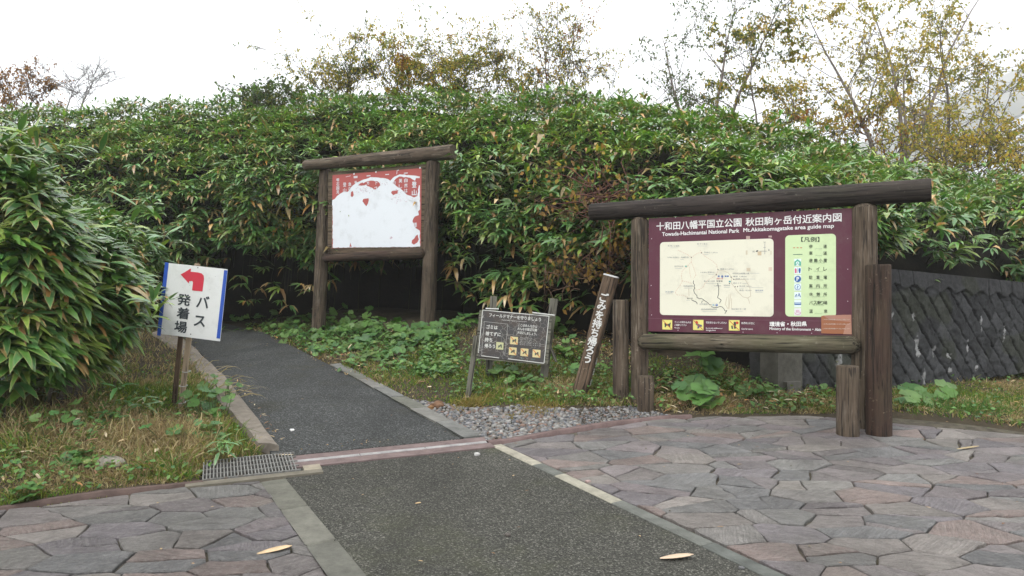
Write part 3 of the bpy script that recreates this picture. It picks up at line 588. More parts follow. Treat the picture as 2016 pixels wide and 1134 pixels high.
class Board:                                   # a flat panel given by three corners; items on it are laid out in its own plane
    def __init__(s, TL, TR, BL):
        s.O = np.asarray(TL, float); s.W = np.linalg.norm(TR-TL); s.R = (TR-TL)/s.W; v = BL-TL; v = v-s.R*(v@s.R); s.Hh = np.linalg.norm(v); s.D = v/s.Hh; s.N = np.cross(s.D, s.R)
        if s.N[1] > 0: s.N = -s.N
        s.b = MB()
    def uv(s, px, py):
        r = ray(px, py); o = V3(0, 0, CAMZ); t = ((s.O-o)@s.N)/(r@s.N); p = o+r*t-s.O; return np.array([p@s.R, p@s.D])
    def w(s, P, h): P = np.atleast_2d(P); return s.O+P[:, :1]*s.R+P[:, 1:2]*s.D+s.N*np.asarray(h)
    def poly(s, px, h, c, tris=None):
        P = np.array([s.uv(*q) for q in px]); s.polyuv(P, h, c)
    def polyuv(s, P, h, c):
        P = np.asarray(P, float); a = np.sum(P[:, 0]*np.roll(P[:, 1], -1)-P[:, 1]*np.roll(P[:, 0], -1))
        if a > 0: P = P[::-1]
        s.b.add(s.w(P, h), [tuple(range(len(P)))], c)
    def rect(s, x0, y0, x1, y1, h, c, rad=0.):
        (a0, b0), (a1, b1) = s.uv(x0, y0), s.uv(x1, y1); s.rectuv(a0, b0, a1, b1, h, c, rad)
    def rectuv(s, a0, b0, a1, b1, h, c, rad=0.):
        if rad <= 0: P = [(a0, b0), (a1, b0), (a1, b1), (a0, b1)]
        else:
            P = []
            for cx, cy, q in ((a1-rad, b0+rad, -1), (a1-rad, b1-rad, 0), (a0+rad, b1-rad, 1), (a0+rad, b0+rad, 2)):
                for k in range(7): th = (q+k/6)*math.pi/2; P.append((cx+rad*math.cos(th), cy+rad*math.sin(th)))
        s.polyuv(P, h, c)
    def disc(s, px, py, rpx, h, c, n=20):
        o = s.uv(px, py); r = abs(s.uv(px+rpx, py)[0]-o[0]); s.polyuv([(o[0]+r*math.cos(k*6.2832/n), o[1]+r*math.sin(k*6.2832/n)) for k in range(n)], h, c)
    def line(s, px, wpx, h, c, dash=None):
        P = np.array([s.uv(*q) for q in px]); wd = abs(s.uv(px[0][0]+wpx, px[0][1])[0]-s.uv(*px[0])[0])
        for a, b_ in zip(P[:-1], P[1:]):
            d = b_-a; L = np.linalg.norm(d)
            if L < 1e-6: continue
            d = d/L; n = np.array([-d[1], d[0]])*wd/2
            rs = [(0, L)] if not dash else [(q, min(q+wd*dash, L)) for q in np.arange(0, L, wd*dash*1.8)]
            for q0, q1 in rs: s.polyuv([a+d*q0-n, a+d*q1-n, a+d*q1+n, a+d*q0+n], h, c)
    def text(s, st, a, e, hpx, h, c, bold=.0, center=False):
        V, T = glyphs(st, bold)
        if not len(V): return
        A, B = s.uv(*a), s.uv(*e); k = abs(s.uv(a[0], a[1]-hpx)[1]-A[1]); x0, x1 = V[:, 0].min(), V[:, 0].max(); y0, y1 = V[:, 1].min(), V[:, 1].max()
        ax = (B-A); up = np.array([0., -1.]); hh = .74
        P = A+np.outer((V[:, 0]-x0)/(x1-x0), ax)+np.outer((V[:, 1]-y0)/max(y1-y0, .3)*k, up)
        s.tri(P, T, h+V[:, 2:3], c)
    def char(s, ch, cx, cy, wpx, hpx, h, c, bold=.0, rot=0.):
        V, T = glyphs(ch, bold)
        if not len(V): return
        h = h+V[:, 2:3]; V = V[:, :2]; lo, hi = V.min(0), V.max(0); o = s.uv(cx, cy); kx = abs(s.uv(cx+wpx, cy)[0]-o[0]); ky = abs(s.uv(cx, cy+hpx)[1]-o[1])
        n = (V-(lo+hi)/2)/np.maximum(hi-lo, .25)*[kx, -ky]
        cr, sr = math.cos(rot), math.sin(rot); n = np.column_stack([n[:, 0]*cr-n[:, 1]*sr, n[:, 0]*sr+n[:, 1]*cr]); s.tri(o+n, T, h, c)
    def tri(s, P, T, h, c): s.b.add(s.w(P, h), T, c)
    def end(s, name, m, parent): ob = s.b.build(name, m, parent); s.b = MB(); return ob
    def slab(s, name, m, parent, c, t=.02, grow=0., front=0., axis=0, seed=0.):
        b = MB(); box(b, s.O-s.R*grow-s.D*grow+s.N*(front-t), s.R*(s.W+2*grow), s.D*(s.Hh+2*grow), s.N*t, c, axis=axis, seed=seed); return b.build(name, m, parent)
# ---- area guide map board
TL, TR, BL = at(1277, 430, 7.30), at(1677, 408, 6.40), at(1273, 652, 7.30)
TR[2] = TL[2]
mb = thing('map_board', (*((TL+TR)/2)[:2], .45), 'large maroon area guide map in a dark log frame with a Japanese title', 'information board')
B = Board(TL, TR, BL)
lp, rp_ = at(1259, 500, 7.38), at(1702, 500, 6.38)
log('post', (lp[0], lp[1], H(lp[0], lp[1])[0]-.1), (lp[0], lp[1], 2.315), .088, .084, M['post'], mb, taper1=.05, seed=1)
log('post', (rp_[0], rp_[1], H(rp_[0], rp_[1])[0]-.1), (rp_[0], rp_[1], 2.335), .108, .100, M['post'], mb, taper1=.06, seed=2)
log('top_beam', at(1164, 418, 7.62), at(1834, 374, 6.12), .090, .099, M['beam'], mb, sides=26, wob=.025, seed=3)
log('bottom_rail', at(1259, 672, 7.33)+B.N*.03, at(1695, 679, 6.34)+B.N*.03, .076, .080, M['rail'], mb, taper0=.06, taper1=.06, seed=4)
maroon = (.098, .025, .042)
pan = B.slab('panel', M['prnt'], mb, maroon, .025)
wh = (.78, .78, .76); ink = (.03, .05, .03); gry = (.22, .24, .26)
B.text('十和田八幡平国立公園', (1292.5, 454), (1460, 446), 16.2, .002, wh, .016)
B.text('秋田駒ヶ岳付近案内図', (1468, 445.5), (1657, 436.3), 16.6, .002, wh, .016)
B.text('Towada-Hachimantai National Park', (1303.5, 465), (1455.5, 458), 7.6, .002, wh, .02)
B.text('Mt.Akitakomagatake area guide map', (1463.5, 459.2), (1642, 450.8), 10, .002, wh, .02)
B.text('環境省・秋田県', (1515, 643), (1588.5, 642.5), 9.8, .002, wh, .03)
B.text('Ministry of the Environment・Akita', (1515, 651), (1620, 653.3), 6.8, .002, wh, .02)
for (x, y, s1, s2, s3, s4) in ((1328, 636, 'ペットの持ち込みは', 'ご遠慮ください', 'No pets', ''), (1390, 637, '花を採らないでください', '', 'Do not pick wildflowers or', 'damage plants'), (1460, 638, '自然を大切に', '', 'Care for nature', '')):
    wd = {1328: 33, 1390: 41, 1460: 26}[x]
    B.text(s1, (x, y), (x+wd, y+.8), 4.3, .002, wh, .01)
    if s2: B.text(s2, (x, y+5.5), (x+24, y+6), 4.0, .002, wh, .01)
    B.text(s3, (x, y+11), (x+wd*.8 if s4 else x+(22 if x > 1400 else 10), y+11.4), 3.4, .002, wh, .01)
    if s4: B.text(s4, (x, y+15), (x+19, y+15.3), 3.4, .002, wh, .01)
B.end('lettering', M['prnt'], pan)
B.line([(1275, 626.5), (1677, 633)], .8, .0012, (.15, .06, .085))
for (x, y) in ((1283, 470), (1282, 562), (1281, 588), (1283, 620), (1669, 470), (1669, 530), (1669, 593), (1335, 650), (1397, 652), (1463, 654), (1530, 655), (1598, 656), (1560, 414), (1440, 421), (1330, 428)): B.disc(x, y, .9, .0022, (.55, .52, .52), 8)
B.end('rivets', M['prnt'], pan)
# map sheet
cream = (.74, .72, .58)
(a0, b0), (a1, b1) = B.uv(1299.5, 477), B.uv(1523, 623.5); B.rectuv(a0, b0+.0, a1, b1, .0015, cream, .035)
def mp(x, y): return (1290+x*240/1601, 460+y*170/1134)       # map details, read from an enlargement of the sheet
def ml_(L, wpx, c, dash=None): B.line([mp(*q) for q in L], wpx, .003, c, dash)
tr = (.66, .40, .30); bk = (.05, .06, .06); tn = (.52, .42, .30)
ml_([(300, 215), (370, 250), (430, 280), (475, 312), (560, 255), (610, 250), (585, 205)], .7, tr, 3)
ml_([(610, 250), (650, 295), (740, 350), (800, 400), (825, 470), (822, 500), (800, 540), (760, 570), (690, 610), (650, 660), (630, 700), (580, 735), (520, 740)], .7, tr, 3)
ml_([(475, 312), (475, 370), (430, 420), (355, 490), (345, 560), (355, 620), (330, 680), (280, 740), (265, 775), (290, 805), (370, 808), (430, 835)], .7, tr, 3)
ml_([(475, 370), (510, 460), (535, 545), (505, 590)], .7, tr, 3); ml_([(355, 620), (430, 635), (480, 655)], .7, tr, 3); ml_([(450, 440), (455, 520), (470, 585)], .6, tr, 3)
ml_([(825, 485), (900, 490), (960, 515), (1000, 570), (1030, 600), (1180, 600), (1215, 660), (1245, 720), (1255, 820), (1215, 845), (1150, 830), (1080, 760), (1040, 700), (1000, 650), (1000, 570)], .6, tn)
ml_([(1215, 845), (1235, 890), (1238, 920)], .6, tn); ml_([(440, 720), (445, 830)], .6, tn)
for L in ([(945, 830), (920, 930), (960, 990)], [(970, 800), (965, 980)], [(995, 790), (975, 930), (970, 990)], [(1005, 850), (1000, 990)]): ml_(L, .6, tn)
ml_([(505, 615), (500, 650), (520, 675), (510, 690), (522, 720), (505, 735), (515, 780), (550, 815), (548, 838), (585, 855), (610, 850), (650, 880), (690, 905), (715, 935), (740, 935)], 1.0, bk)
ml_([(735, 955), (770, 972), (820, 968), (850, 955), (880, 962), (905, 990), (915, 1015), (945, 1010), (920, 1035), (918, 1052)], 1.0, bk)
ml_([(820, 650), (835, 720), (832, 800), (818, 838), (868, 872), (845, 915)], 1.0, bk); ml_([(475, 868), (510, 885), (545, 900), (552, 925)], 1.0, bk); ml_([(632, 878), (612, 895), (612, 915)], .8, bk)
for (x, y) in ((475, 312), (610, 252), (825, 472), (803, 540), (997, 570), (1033, 600), (975, 655), (1050, 697), (1082, 697)): B.disc(*mp(x, y), 1.1, .0032, bk, 6)
TXT = [('至 滝ノ上温泉', 165, 320, 170, gry), ('至 平ヶ倉沼', 550, 685, 145, gry), ('笊森山 1,541m', 640, 820, 258, gry), ('1,478m 乳頭山・烏帽子岳', 158, 440, 322, gry), ('田代平山荘', 255, 370, 440, gry), ('湯森山 1,472m', 850, 1035, 475, gry),
       ('1,414m 笹森山', 595, 775, 518, gry), ('阿弥陀池避難小屋', 1020, 1235, 533, gry), ('横岳 1,583m', 1020, 1200, 572, gry), ('焼森 1,551m', 1055, 1225, 606, gry), ('駒ヶ岳八合目', 640, 780, 634, gry), ('駐車場', 805, 885, 634, bk), ('男女岳 1,637m', 1105, 1265, 700, gry),
       ('男岳 1,623m', 1105, 1265, 755, gry), ('国見温泉', 1315, 1420, 757, (.12, .2, .35)), ('乳頭温泉郷', 372, 495, 698, gry), ('至 玉川温泉', 135, 243, 774, (.12, .2, .35)), ('鶴の湯', 420, 492, 860, bk), ('田沢湖高原温泉郷', 605, 812, 1003, gry), ('田沢湖スキー場', 1005, 1190, 1000, gry), ('水沢温泉', 580, 690, 935, gry), ('1,305m', 775, 865, 695, gry), ('阿弥陀池', 900, 980, 690, gry), ('湯めぐり', 1020, 1130, 660, gry), ('避難小屋', 805, 890, 600, (.6, .1, .15))]
for (s_, x0, x1, y, c) in TXT: B.text(s_, mp(x0, y), mp(x1, y), 3.0, .003, c, 0); 
for (x0, x1, y) in ((200, 300, 186), (560, 680, 162), (640, 700, 275), (330, 380, 340), (260, 350, 458), (700, 770, 536), (665, 860, 652), (380, 490, 715), (145, 230, 790), (410, 460, 877), (620, 800, 1022), (1050, 1150, 1018), (1105, 1165, 716), (1315, 1410, 773), (900, 980, 708), (1250, 1370, 520), (1240, 1315, 596), (1145, 1210, 656), (1240, 1420, 707)): ml_([(x0, y), (x1, y)], .5, (.42, .45, .44))
for (x, y) in ((880, 562), (808, 937)): B.disc(*mp(x, y), 2.4, .0034, (.05, .15, .40), 12); B.char('P', *mp(x, y), 1.6, 2.8, .0042, wh)
for (x, y, c) in ((835, 560, (.1, .2, .45)), (925, 560, (.1, .2, .45)), (955, 560, (.1, .2, .45)), (980, 630, (.1, .4, .38)), (405, 430, (.2, .5, .4)), (765, 937, (.3, .5, .6))): B.rect(mp(x-12, y-8)[0], mp(x, y-10)[1], mp(x+12, y)[0], mp(x, y+8)[1], .0034, c)
ml_([(1440, 130), (1440, 270)], .7, (.2, .2, .2)); ml_([(1370, 230), (1470, 230)], .7, (.2, .2, .2)); ml_([(1420, 182), (1455, 182)], .6, (.2, .2, .2))
B.char('N', *mp(1437, 115), 3, 3.6, .003, (.15, .15, .15)); B.char('N', *mp(1292, 235), 3, 3.6, .003, bk); B.char('る', *mp(1492, 215), 3.4, 4, .003, bk)
B.polyuv([B.uv(*mp(*q)) for q in ((1320, 235), (1335, 218), (1358, 222), (1340, 240))], .0032, bk)
for (x0, y0, x1, y1, c) in ((1345, 235, 1395, 285, (.62, .50, .33)), (1190, 220, 1212, 275, (.62, .55, .40)), (1200, 450, 1250, 495, (.64, .55, .40)), (1490, 440, 1535, 490, (.66, .56, .44)), (1195, 32, 1245, 72, (.45, .33, .29)), (1488, 26, 1532, 50, (.42, .30, .28)), (1512, 225, 1530, 275, (.64, .6, .44))):
    B.poly([mp(x0, y0), mp(x1, y0), mp(x1, y1), mp(x0, y1)], .0026, c)
B.end('map_sheet', M['prnt'], pan)
# legend
lg = (.58, .71, .41)
(a0, b0), (a1, b1) = B.uv(1546, 463.5), B.uv(1646, 624.5); B.rectuv(a0, b0, a1, b1, .0015, lg, .035)
def lx_(x, y): return (1530+x*170/897, 450+y*215/1134)
B.text('【凡例】', lx_(250, 138), lx_(440, 138), 9.5, .003, ink, .015)
for y, cs, en, ew in ((185, ((350, '歩'), (498, '道')), '(Trail)', 70), (255, ((350, '車'), (498, '道')), '(Road)', 70), (332, ((350, '避'), (402, '難'), (452, '小'), (500, '屋')), '(Shelter hut)', 126), (420, ((345, 'ト'), (423, 'イ'), (500, 'レ')), '(Toilets)', 95), (507, ((350, '駐'), (425, '車'), (500, '場')), '(Parking)', 98),
                      (595, ((350, '案'), (425, '内'), (500, '所')), '(Question & Answer)', 200), (683, ((352, '休'), (427, '憩'), (500, '所')), '(Rest House)', 130), (770, ((352, 'バ'), (395, 'ス'), (432, '乗'), (468, 'り'), (503, '場')), '(Bus Stop)', 110), (858, ((352, '温'), (505, '泉')), '(Onsen)', 78)):
    for x, ch in cs: B.char(ch, *lx_(x, y), 7.0, 7.4, .003, ink, .008)
    B.text(en, lx_(430-ew/2, y+33), lx_(430+ew/2, y+33), 2.8, .003, (.30, .42, .24), 0)
for k in range(3): B.poly([lx_(168+k*36, 196), lx_(187+k*36, 195), lx_(187+k*36, 203), lx_(168+k*36, 204)], .003, (.55, .17, .08))
B.line([lx_(165, 270), lx_(263, 268)], 1.1, .003, (.06, .16, .13))
blue = (.035, .13, .36); pale = (.66, .78, .82)
def tile(y, c=pale): B.poly([lx_(178, y-38), lx_(250, y-39), lx_(250, y+37), lx_(178, y+38)], .003, c)
for y in (352, 437, 523, 608, 697, 780, 865): tile(y, (.72, .82, .80) if y != 865 else (.74, .74, .74))
def lpoly(P, c, h=.0042): B.poly([lx_(*q) for q in P], h, c)
lpoly([(180, 385), (180, 345), (213, 318), (248, 345), (248, 385), (230, 385), (230, 350), (213, 338), (196, 350), (196, 385)], (.10, .42, .30)); B.line([lx_(200, 380), lx_(212, 352), lx_(228, 382)], .9, .0044, (.10, .42, .30))
lpoly([(186, 462), (184, 425), (193, 408), (204, 425), (202, 462)], (.62, .12, .22)); B.line([lx_(213, 405), lx_(213, 462)], .6, .0042, (.2, .25, .3)); lpoly([(222, 430), (226, 412), (244, 412), (246, 430), (240, 462), (228, 462)], blue)
B.disc(*lx_(215, 523), 6.6, .0042, blue); B.char('P', *lx_(216, 523), 5, 8, .0052, wh, .03)
B.disc(*lx_(214, 608), 6, .0042, blue); B.disc(*lx_(214, 608), 5.1, .0046, pale); B.char('?', *lx_(214, 608), 3.6, 6, .0052, blue, .01)
B.line([lx_(186, 712), lx_(200, 682), lx_(206, 690), lx_(206, 712)], 1.2, .0042, blue); B.line([lx_(246, 712), lx_(228, 672), lx_(222, 700), lx_(236, 700)], 1.2, .0042, blue)
lpoly([(180, 766), (250, 766), (250, 792), (180, 792)], blue); lpoly([(184, 770), (246, 770), (246, 778), (184, 778)], pale, .0046)
B.line([lx_(184, 868), lx_(190, 886), lx_(214, 892), lx_(240, 886), lx_(246, 866)], .9, .0042, (.55, .15, .3))
for x in (202, 215, 228): B.line([lx_(x, 845), lx_(x-4, 856), lx_(x+3, 866), lx_(x, 876)], .9, .0042, (.55, .15, .3))
B.end('legend_sheet', M['prnt'], pan)
def px_tile(x0, y0, x1, y1, kind):
    B.rect(x0, y0, x1, y1, .0018, (.74, .68, .20)); cx, cy = (x0+x1)/2, (y0+y1)/2
    if kind == 'dog': P = [(-6, -2), (-4, -4), (-2, -1), (4, -2), (6, -5), (7, -3), (6, 1), (6, 5), (4, 5), (3, 2), (-2, 2), (-3, 5), (-5, 5), (-5, 0)]
    elif kind == 'flower': P = [(-5, -5), (-1, -3), (3, -1), (7, 0), (8, 3), (3, 4), (1, 7), (-2, 7), (-1, 2), (-5, -1)]
    else: P = [(-6, 1), (-3, 0), (-2, 7), (-5, 7)]; B.poly([(cx+x, cy+y) for x, y in [(-1, -7), (3, -7), (4, -2), (3, 1), (4, 6), (0, 7), (-1, 1)]], .003, bk)
    B.poly([(cx+x, cy+y) for x, y in P], .003, bk if kind != 'flower' else (.10, .12, .20))
    if kind != 'dog': B.disc(cx+(-3 if kind == 'flower' else 6), cy-5, 3, .0034, (.55, .06, .03), 7)
    B.line([(x0+1, y0+1), (x1-1, y1-1)], 1.2, .0042, (.5, .09, .03))
px_tile(1304, 629.5, 1323.5, 649, 'dog'); B.end('pictogram', M['prnt'], pan)
px_tile(1364.5, 629.5, 1385, 650, 'flower'); B.end('pictogram', M['prnt'], pan)
px_tile(1435, 630, 1456, 651, 'boot'); B.end('pictogram', M['prnt'], pan)
st_ = [(1617, 622), (1640, 621), (1662, 619.5), (1676, 620), (1677, 657.5), (1640, 657), (1617, 656)]
B.poly(st_, .006, (.34, .125, .055)); B.poly([(1620, 621), (1676, 619.5), (1676, 634), (1655, 632), (1635, 630)], .0066, (.42, .21, .15)); B.poly([(1660, 658), (1665, 640), (1676, 634), (1677, 658)], .0066, (.44, .23, .16))
for y in (630, 639, 648): B.text('この先は自然保護のため立入禁止です', (1620, y), (1673, y+.5), 2.6, .0075, (.60, .50, .42), .01)
B.end('sticker', M['prnt'], pan)
# ---- supporting posts around the map board
def sup(pxc, pyt, pyb, d, wpx, m, label, seed):
    p = at(pxc, pyb, d); r = wpx/2*d/F; g = float(H(p[0], p[1])[0])
    return tag(log('wooden_post', (p[0], p[1], min(g, p[2])-.06), (p[0], p[1], at(pxc, pyt, d)[2]), r*1.03, r, m, None, wob=.03, seed=seed), label, 'post', 'round wooden posts beside the map board')
sup(1730, 521, 852, 6.15, 47, M['red'], 'thick tall round brown post hard against the right end of the map frame', 5)
sup(1669, 720, 843, 6.12, 42, M['post'], 'short grey-green round post with scratches before the right map post', 6)
sup(1222, 590, 765, 7.42, 31, M['post'], 'slim dark round post close to the leaning white-lettered post', 7)
sup(1271, 740, 776, 7.10, 32, M['post'], 'lowest stubby round post at the left foot of the map frame', 8)
# ---- old notice board with peeling print
TL, TR, BL = at(655, 345, 12.5), at(830, 331, 11.75), at(652, 489, 12.5)
TR = TL+nrm((TR-TL)*[1, 1, .9])*np.linalg.norm(TR-TL)
nb_ = thing('notice_board', (*((TL+TR)/2)[:2], .95), 'weathered log notice board whose red print has mostly peeled to blank white', 'notice board')
B = Board(TL, TR, BL)
def plog(name, a, da, b2, db, r0, r1, m, **k): return log(name, at(*a, da), at(*b2, db), r0, r1, m, nb_, **k)
plog('post', (627, 652), 12.72, (641, 330), 12.72, .120, .100, M['post'], seed=11, taper1=.05); plog('post', (842, 664), 11.72, (853, 314), 11.72, .128, .108, M['post'], seed=12, taper1=.05)
plog('top_beam', (601, 326), 12.72, (893, 299), 11.50, .088, .122, M['post'], seed=13, wob=.05)
plog('bottom_rail', (636, 508), 12.55, (838, 499), 11.66, .068, .085, M['red'], seed=14, taper0=.05, taper1=.05, wob=.08)
bb = MB(); box(bb, B.O-B.R*.10-B.D*.06-B.N*.05, B.R*(B.W+.20), B.D*(B.Hh+.14), B.N*.045, axis=0, seed=2.); bb.build('backing_board', M['old'], nb_)
redp = (.40, .095, .085)
pan = B.slab('panel', M['prnt_old'], nb_, redp, .004, front=.004)
def nx(x, y): return (640+x*200/1334, 320+y*170/1134)
whp = (.70, .73, .76)
def noisy(P, amp=3.):
    out = []
    for a, b_ in zip(P, P[1:]+P[:1]):
        a, b_ = np.array(a, float), np.array(b_, float); k = max(1, int(np.linalg.norm(b_-a)/28))
        for q in range(k): out.append(tuple(a+(b_-a)*q/k+(rng.normal(0, amp, 2) if q else 0)))
    return out
big = [(98, 495), (160, 440), (235, 390), (300, 385), (330, 350), (370, 300), (420, 262), (480, 235), (545, 215), (600, 192), (700, 198), (800, 210), (860, 240), (890, 205), (940, 175), (985, 155), (1100, 165), (1180, 172), (1245, 185), (1245, 205), (1195, 205), (1185, 240), (1120, 200), (980, 182), (930, 215), (890, 270), (940, 310), (1000, 350), (1040, 390), (1080, 425), (1130, 440), (1170, 460), (1215, 440), (1235, 300), (1248, 300), (1248, 620), (1225, 640), (1235, 690), (1180, 710), (1150, 770), (1190, 860), (1245, 895), (1250, 1105), (105, 1120)]
B.poly([nx(*q) for q in noisy(big)], .0065, whp)
for P in ([(480, 300), (520, 262), (560, 245), (640, 240), (720, 270), (730, 300), (690, 340), (650, 362), (590, 320), (540, 290)], [(340, 440), (345, 385), (370, 375), (380, 430), (360, 455)], [(495, 510), (505, 480), (575, 470), (565, 540), (545, 575), (520, 545)], [(870, 400), (880, 375), (960, 365), (955, 410), (900, 430)], [(1140, 1060), (1145, 1020), (1220, 945), (1235, 1010), (1215, 1050), (1170, 1078)], [(325, 1105), (335, 1050), (355, 1105)], [(440, 300), (470, 270), (500, 262), (520, 290), (490, 305)], [(1165, 800), (1215, 700), (1250, 720), (1250, 880), (1195, 860)]):
    B.poly([nx(*q) for q in noisy(P, 5)], .0082, redp)
B.rect(*nx(95, 1068), *nx(104, 1120), .0082, redp)
for (cx, cy, sx, sy, k) in ((520, 350, 150, 60, 60), (1020, 480, 150, 60, 40), (960, 380, 80, 40, 25), (1180, 520, 50, 60, 10), (800, 270, 60, 30, 8), (870, 985, 22, 18, 22)):
    for q in range(k):
        x, y = rng.normal(cx, sx*.5), rng.normal(cy, sy*.5); a = rng.random()*6.28; r = 3+rng.random()*9
        B.poly([nx(x+r*math.cos(a+j*2.1)*(.6+.5*rng.random()), y+.7*r*math.sin(a+j*2.1)) for j in range(3)], .0078 + q*1e-5, (.55, .40, .45) if rng.random() < .7 else (.33, .33, .36))
for q in range(120):
    x = 98 if rng.random() < .5 else rng.uniform(105, 1245); y = rng.uniform(560, 1118) if x == 98 else 1117; r = 4+5*rng.random()
    B.poly([nx(x-r, y), nx(x, y-r*.8), nx(x+r, y), nx(x, y+r*.6)], .0079+q*1e-5, (.30, .20, .17))
B.end('peeled_coating', M['prnt_old'], pan)
def vt(st, x, y0, dy, wd, hd, bold=.01):
    for i, ch in enumerate(st): B.char(ch, *nx(x, y0+i*dy), wd*200/1334, hd*170/1134, .0098, whp, bold)
vt('雫石国見', 172, 232, 52, 38, 44); vt('登山', 262, 290, 75, 42, 55); vt('急な', 330, 285, 60, 40, 48); vt('場', 405, 262, 60, 30, 40); vt('方', 568, 270, 60, 36, 46); vt('下さ', 672, 265, 75, 46, 52); vt('自然は', 1065, 235, 68, 44, 52); vt('美し', 995, 240, 75, 44, 54); vt('登山者', 1175, 290, 105, 62, 80, .02); vt('様', 1185, 820, 60, 50, 66); vt('日', 915, 270, 50, 28, 40)
for (x, y) in ((405, 185), (405, 200), (575, 176), (820, 158), (1065, 140)): B.rect(*nx(x-25, y-4), *nx(x+25, y+3), .0098, whp)
B.line([nx(275, 190), nx(340, 175)], .6, .0098, whp); B.line([nx(945, 155), nx(950, 105), nx(975, 100)], 1., .0098, whp); B.disc(*nx(385, 150), 1.5, .0098, whp, 8); B.disc(*nx(672, 125), 1.5, .0098, whp, 8); B.disc(*nx(1250, 70), 1.6, .0098, whp, 8)
B.end('lettering', M['prnt_old'], pan)
# ---- bus arrow sign
TL, TR, BL = at(325, 517, 6.65), at(447, 530, 6.55), at(313, 657, 6.65)
g0 = at(357, 812, 6.62); ar = thing('arrow_sign', (g0[0], g0[1], float(H(g0[0], g0[1])[0])), 'tilted white sign with red left arrow and blue side bands on thin wooden stake', 'sign')
B = Board(TL, TR, BL)
pan = B.slab('panel', M['prnt'], ar, (.76, .77, .75), .012)
def ax_(x, y): return (300+x*180/658, 500+y*310/1134)
blu = (.035, .10, .46)
B.poly([ax_(92, 59), ax_(119, 62), ax_(60, 590), ax_(34, 585)], .002, blu); B.poly([ax_(517, 116), ax_(541, 119), ax_(488, 610), ax_(462, 607)], .002, blu)
B.end('side_band', M['prnt'], pan)
B.poly([ax_(204, 148), ax_(279, 104), ax_(276, 128), ax_(330, 133), ax_(355, 140), ax_(370, 155), ax_(373, 180), ax_(361, 270), ax_(286, 262), ax_(293, 205), ax_(288, 195), ax_(266, 196), ax_(264, 213)], .002, (.62, .045, .075))
B.end('arrow', M['prnt'], pan)
rot = math.atan2(13, 122)-.0; dk = (.045, .055, .062)
for ch, x, y, wd, hd in (('発', 229, 330, 96, 84), ('着', 222, 427, 92, 84), ('場', 205, 525, 92, 84), ('バ', 364, 345, 92, 88), ('ス', 341, 484, 82, 78)):
    B.char(ch, *ax_(x, y), wd*180/658, hd*310/1134, .002, dk, .020)
B.end('lettering', M['prnt'], pan)
for (x, y) in ((328, 99), (277, 578)): B.disc(*ax_(x, y), 1.1, .003, (.05, .05, .05), 8)
for q in range(26):
    x, y = rng.uniform(120, 480), rng.uniform(130, 570); B.disc(*ax_(x, y), .25+.5*rng.random(), .0017+q*1e-5, (.45, .46, .44), 6)
B.end('bolts', M['prnt'], pan)
def stake(name, a, e, d0, d1, wd, th_, m, parent, seed=0., org=None):
    p, q = at(*a, d0), at(*e, d1); ax = nrm(q-p); sd = nrm(np.cross(ax, V3(0, 1, 0)))*wd; fr = nrm(np.cross(sd, ax))*th_; b = MB(); box(b, p-sd/2-fr/2, sd, fr, q-p, axis=2, seed=seed)
    return b.build(name, m, parent, **({'org': p} if not parent else {}))
stake('stake', (354, 820), (389, 519), 6.71, 6.68, .045, .022, M['pale'], ar, 1.)
stake('back_stake', (340, 822), (366, 560), 6.77, 6.73, .04, .022, M['brown'], ar, 3.)
for (x, y) in ((367, 731), (361, 759), (358, 792)):
    p = at(x, y, 6.70); v = []; k = 14
    for i in range(k): th_ = i*6.283/k; v.append(p+V3(.034*math.cos(th_), .03*math.sin(th_), .006*math.sin(th_)))
    v = np.array(v); sg = np.column_stack([v, np.roll(v, -1, 0), np.full(k, .0035), np.full(k, .0035)]); tv, tq = tubes(sg, 5); mk('wire_tie', tv, tq, M['conc'], ar, colr=(.5, .5, .48))
# ---- field manners board
TL, TR, BL = at(944, 610, 8.15), at(1087, 621, 7.95), at(936, 706, 8.1)
g0 = at(1010, 735, 8.1); fs = thing('manners_board', (g0[0], g0[1], float(H(g0[0], g0[1])[0])), 'small cracked dark grey board with white writing sagging low in the grass', 'sign')
B = Board(TL, TR, BL)
bb = MB(); box(bb, B.O-B.N*.025, B.R*B.W, B.D*B.Hh, B.N*.025, axis=0, seed=4.); pan = bb.build('backing_board', M['grey'], fs)
def fx(x, y): return (930+x*170/1542, 600+y*125/1134)
mprint = newmat('cracked_print'); g = G(mprint); v = g.coord(); e = g.voro(v, 21, 'DISTANCE_TO_EDGE'); c = g.mix(g.math('MULTIPLY', g.ramp(e, [(.0, 1.), (.035, 0.)]), g.ramp(g.noise(v, 7, 3), [(.42, 0.), (.55, .9)])), g.mix(g.ramp(g.noise(v, 9, 4), [(.4, 0.), (.65, 1.)]), g.attr('Col'), g.mix(.5, g.attr('Col'), (.10, .075, .06))), (.38, .37, .33)); g.done(g.bsdf(c, .75, .2))
B.poly([fx(185, 95), fx(1370, 205), fx(1280, 1050), fx(110, 925)], .003, (.066, .064, .064)); B.end('print_sheet', mprint, pan)
wg = (.60, .60, .56); kk = .0045
for a, e_ in (((185, 95), (1370, 205)), ((1370, 205), (1280, 1045)), ((185, 95), (110, 860)), ((640, 965), (1280, 1045)), ((160, 910), (480, 950))): B.line([fx(*a), fx(*e_)], 1.3, kk, wg)
for a, e_ in (((215, 300), (635, 345)), ((635, 345), (580, 900)), ((215, 300), (165, 905))): B.line([fx(*a), fx(*e_)], .5, kk, (.45, .45, .42))
B.text('フィールドマナーを守りましょう', fx(300, 215), fx(1225, 300), 7.6, kk, wg, .02)
B.text('Please behave well in country park', fx(525, 285), fx(970, 318), 2.6, kk, wg, 0)
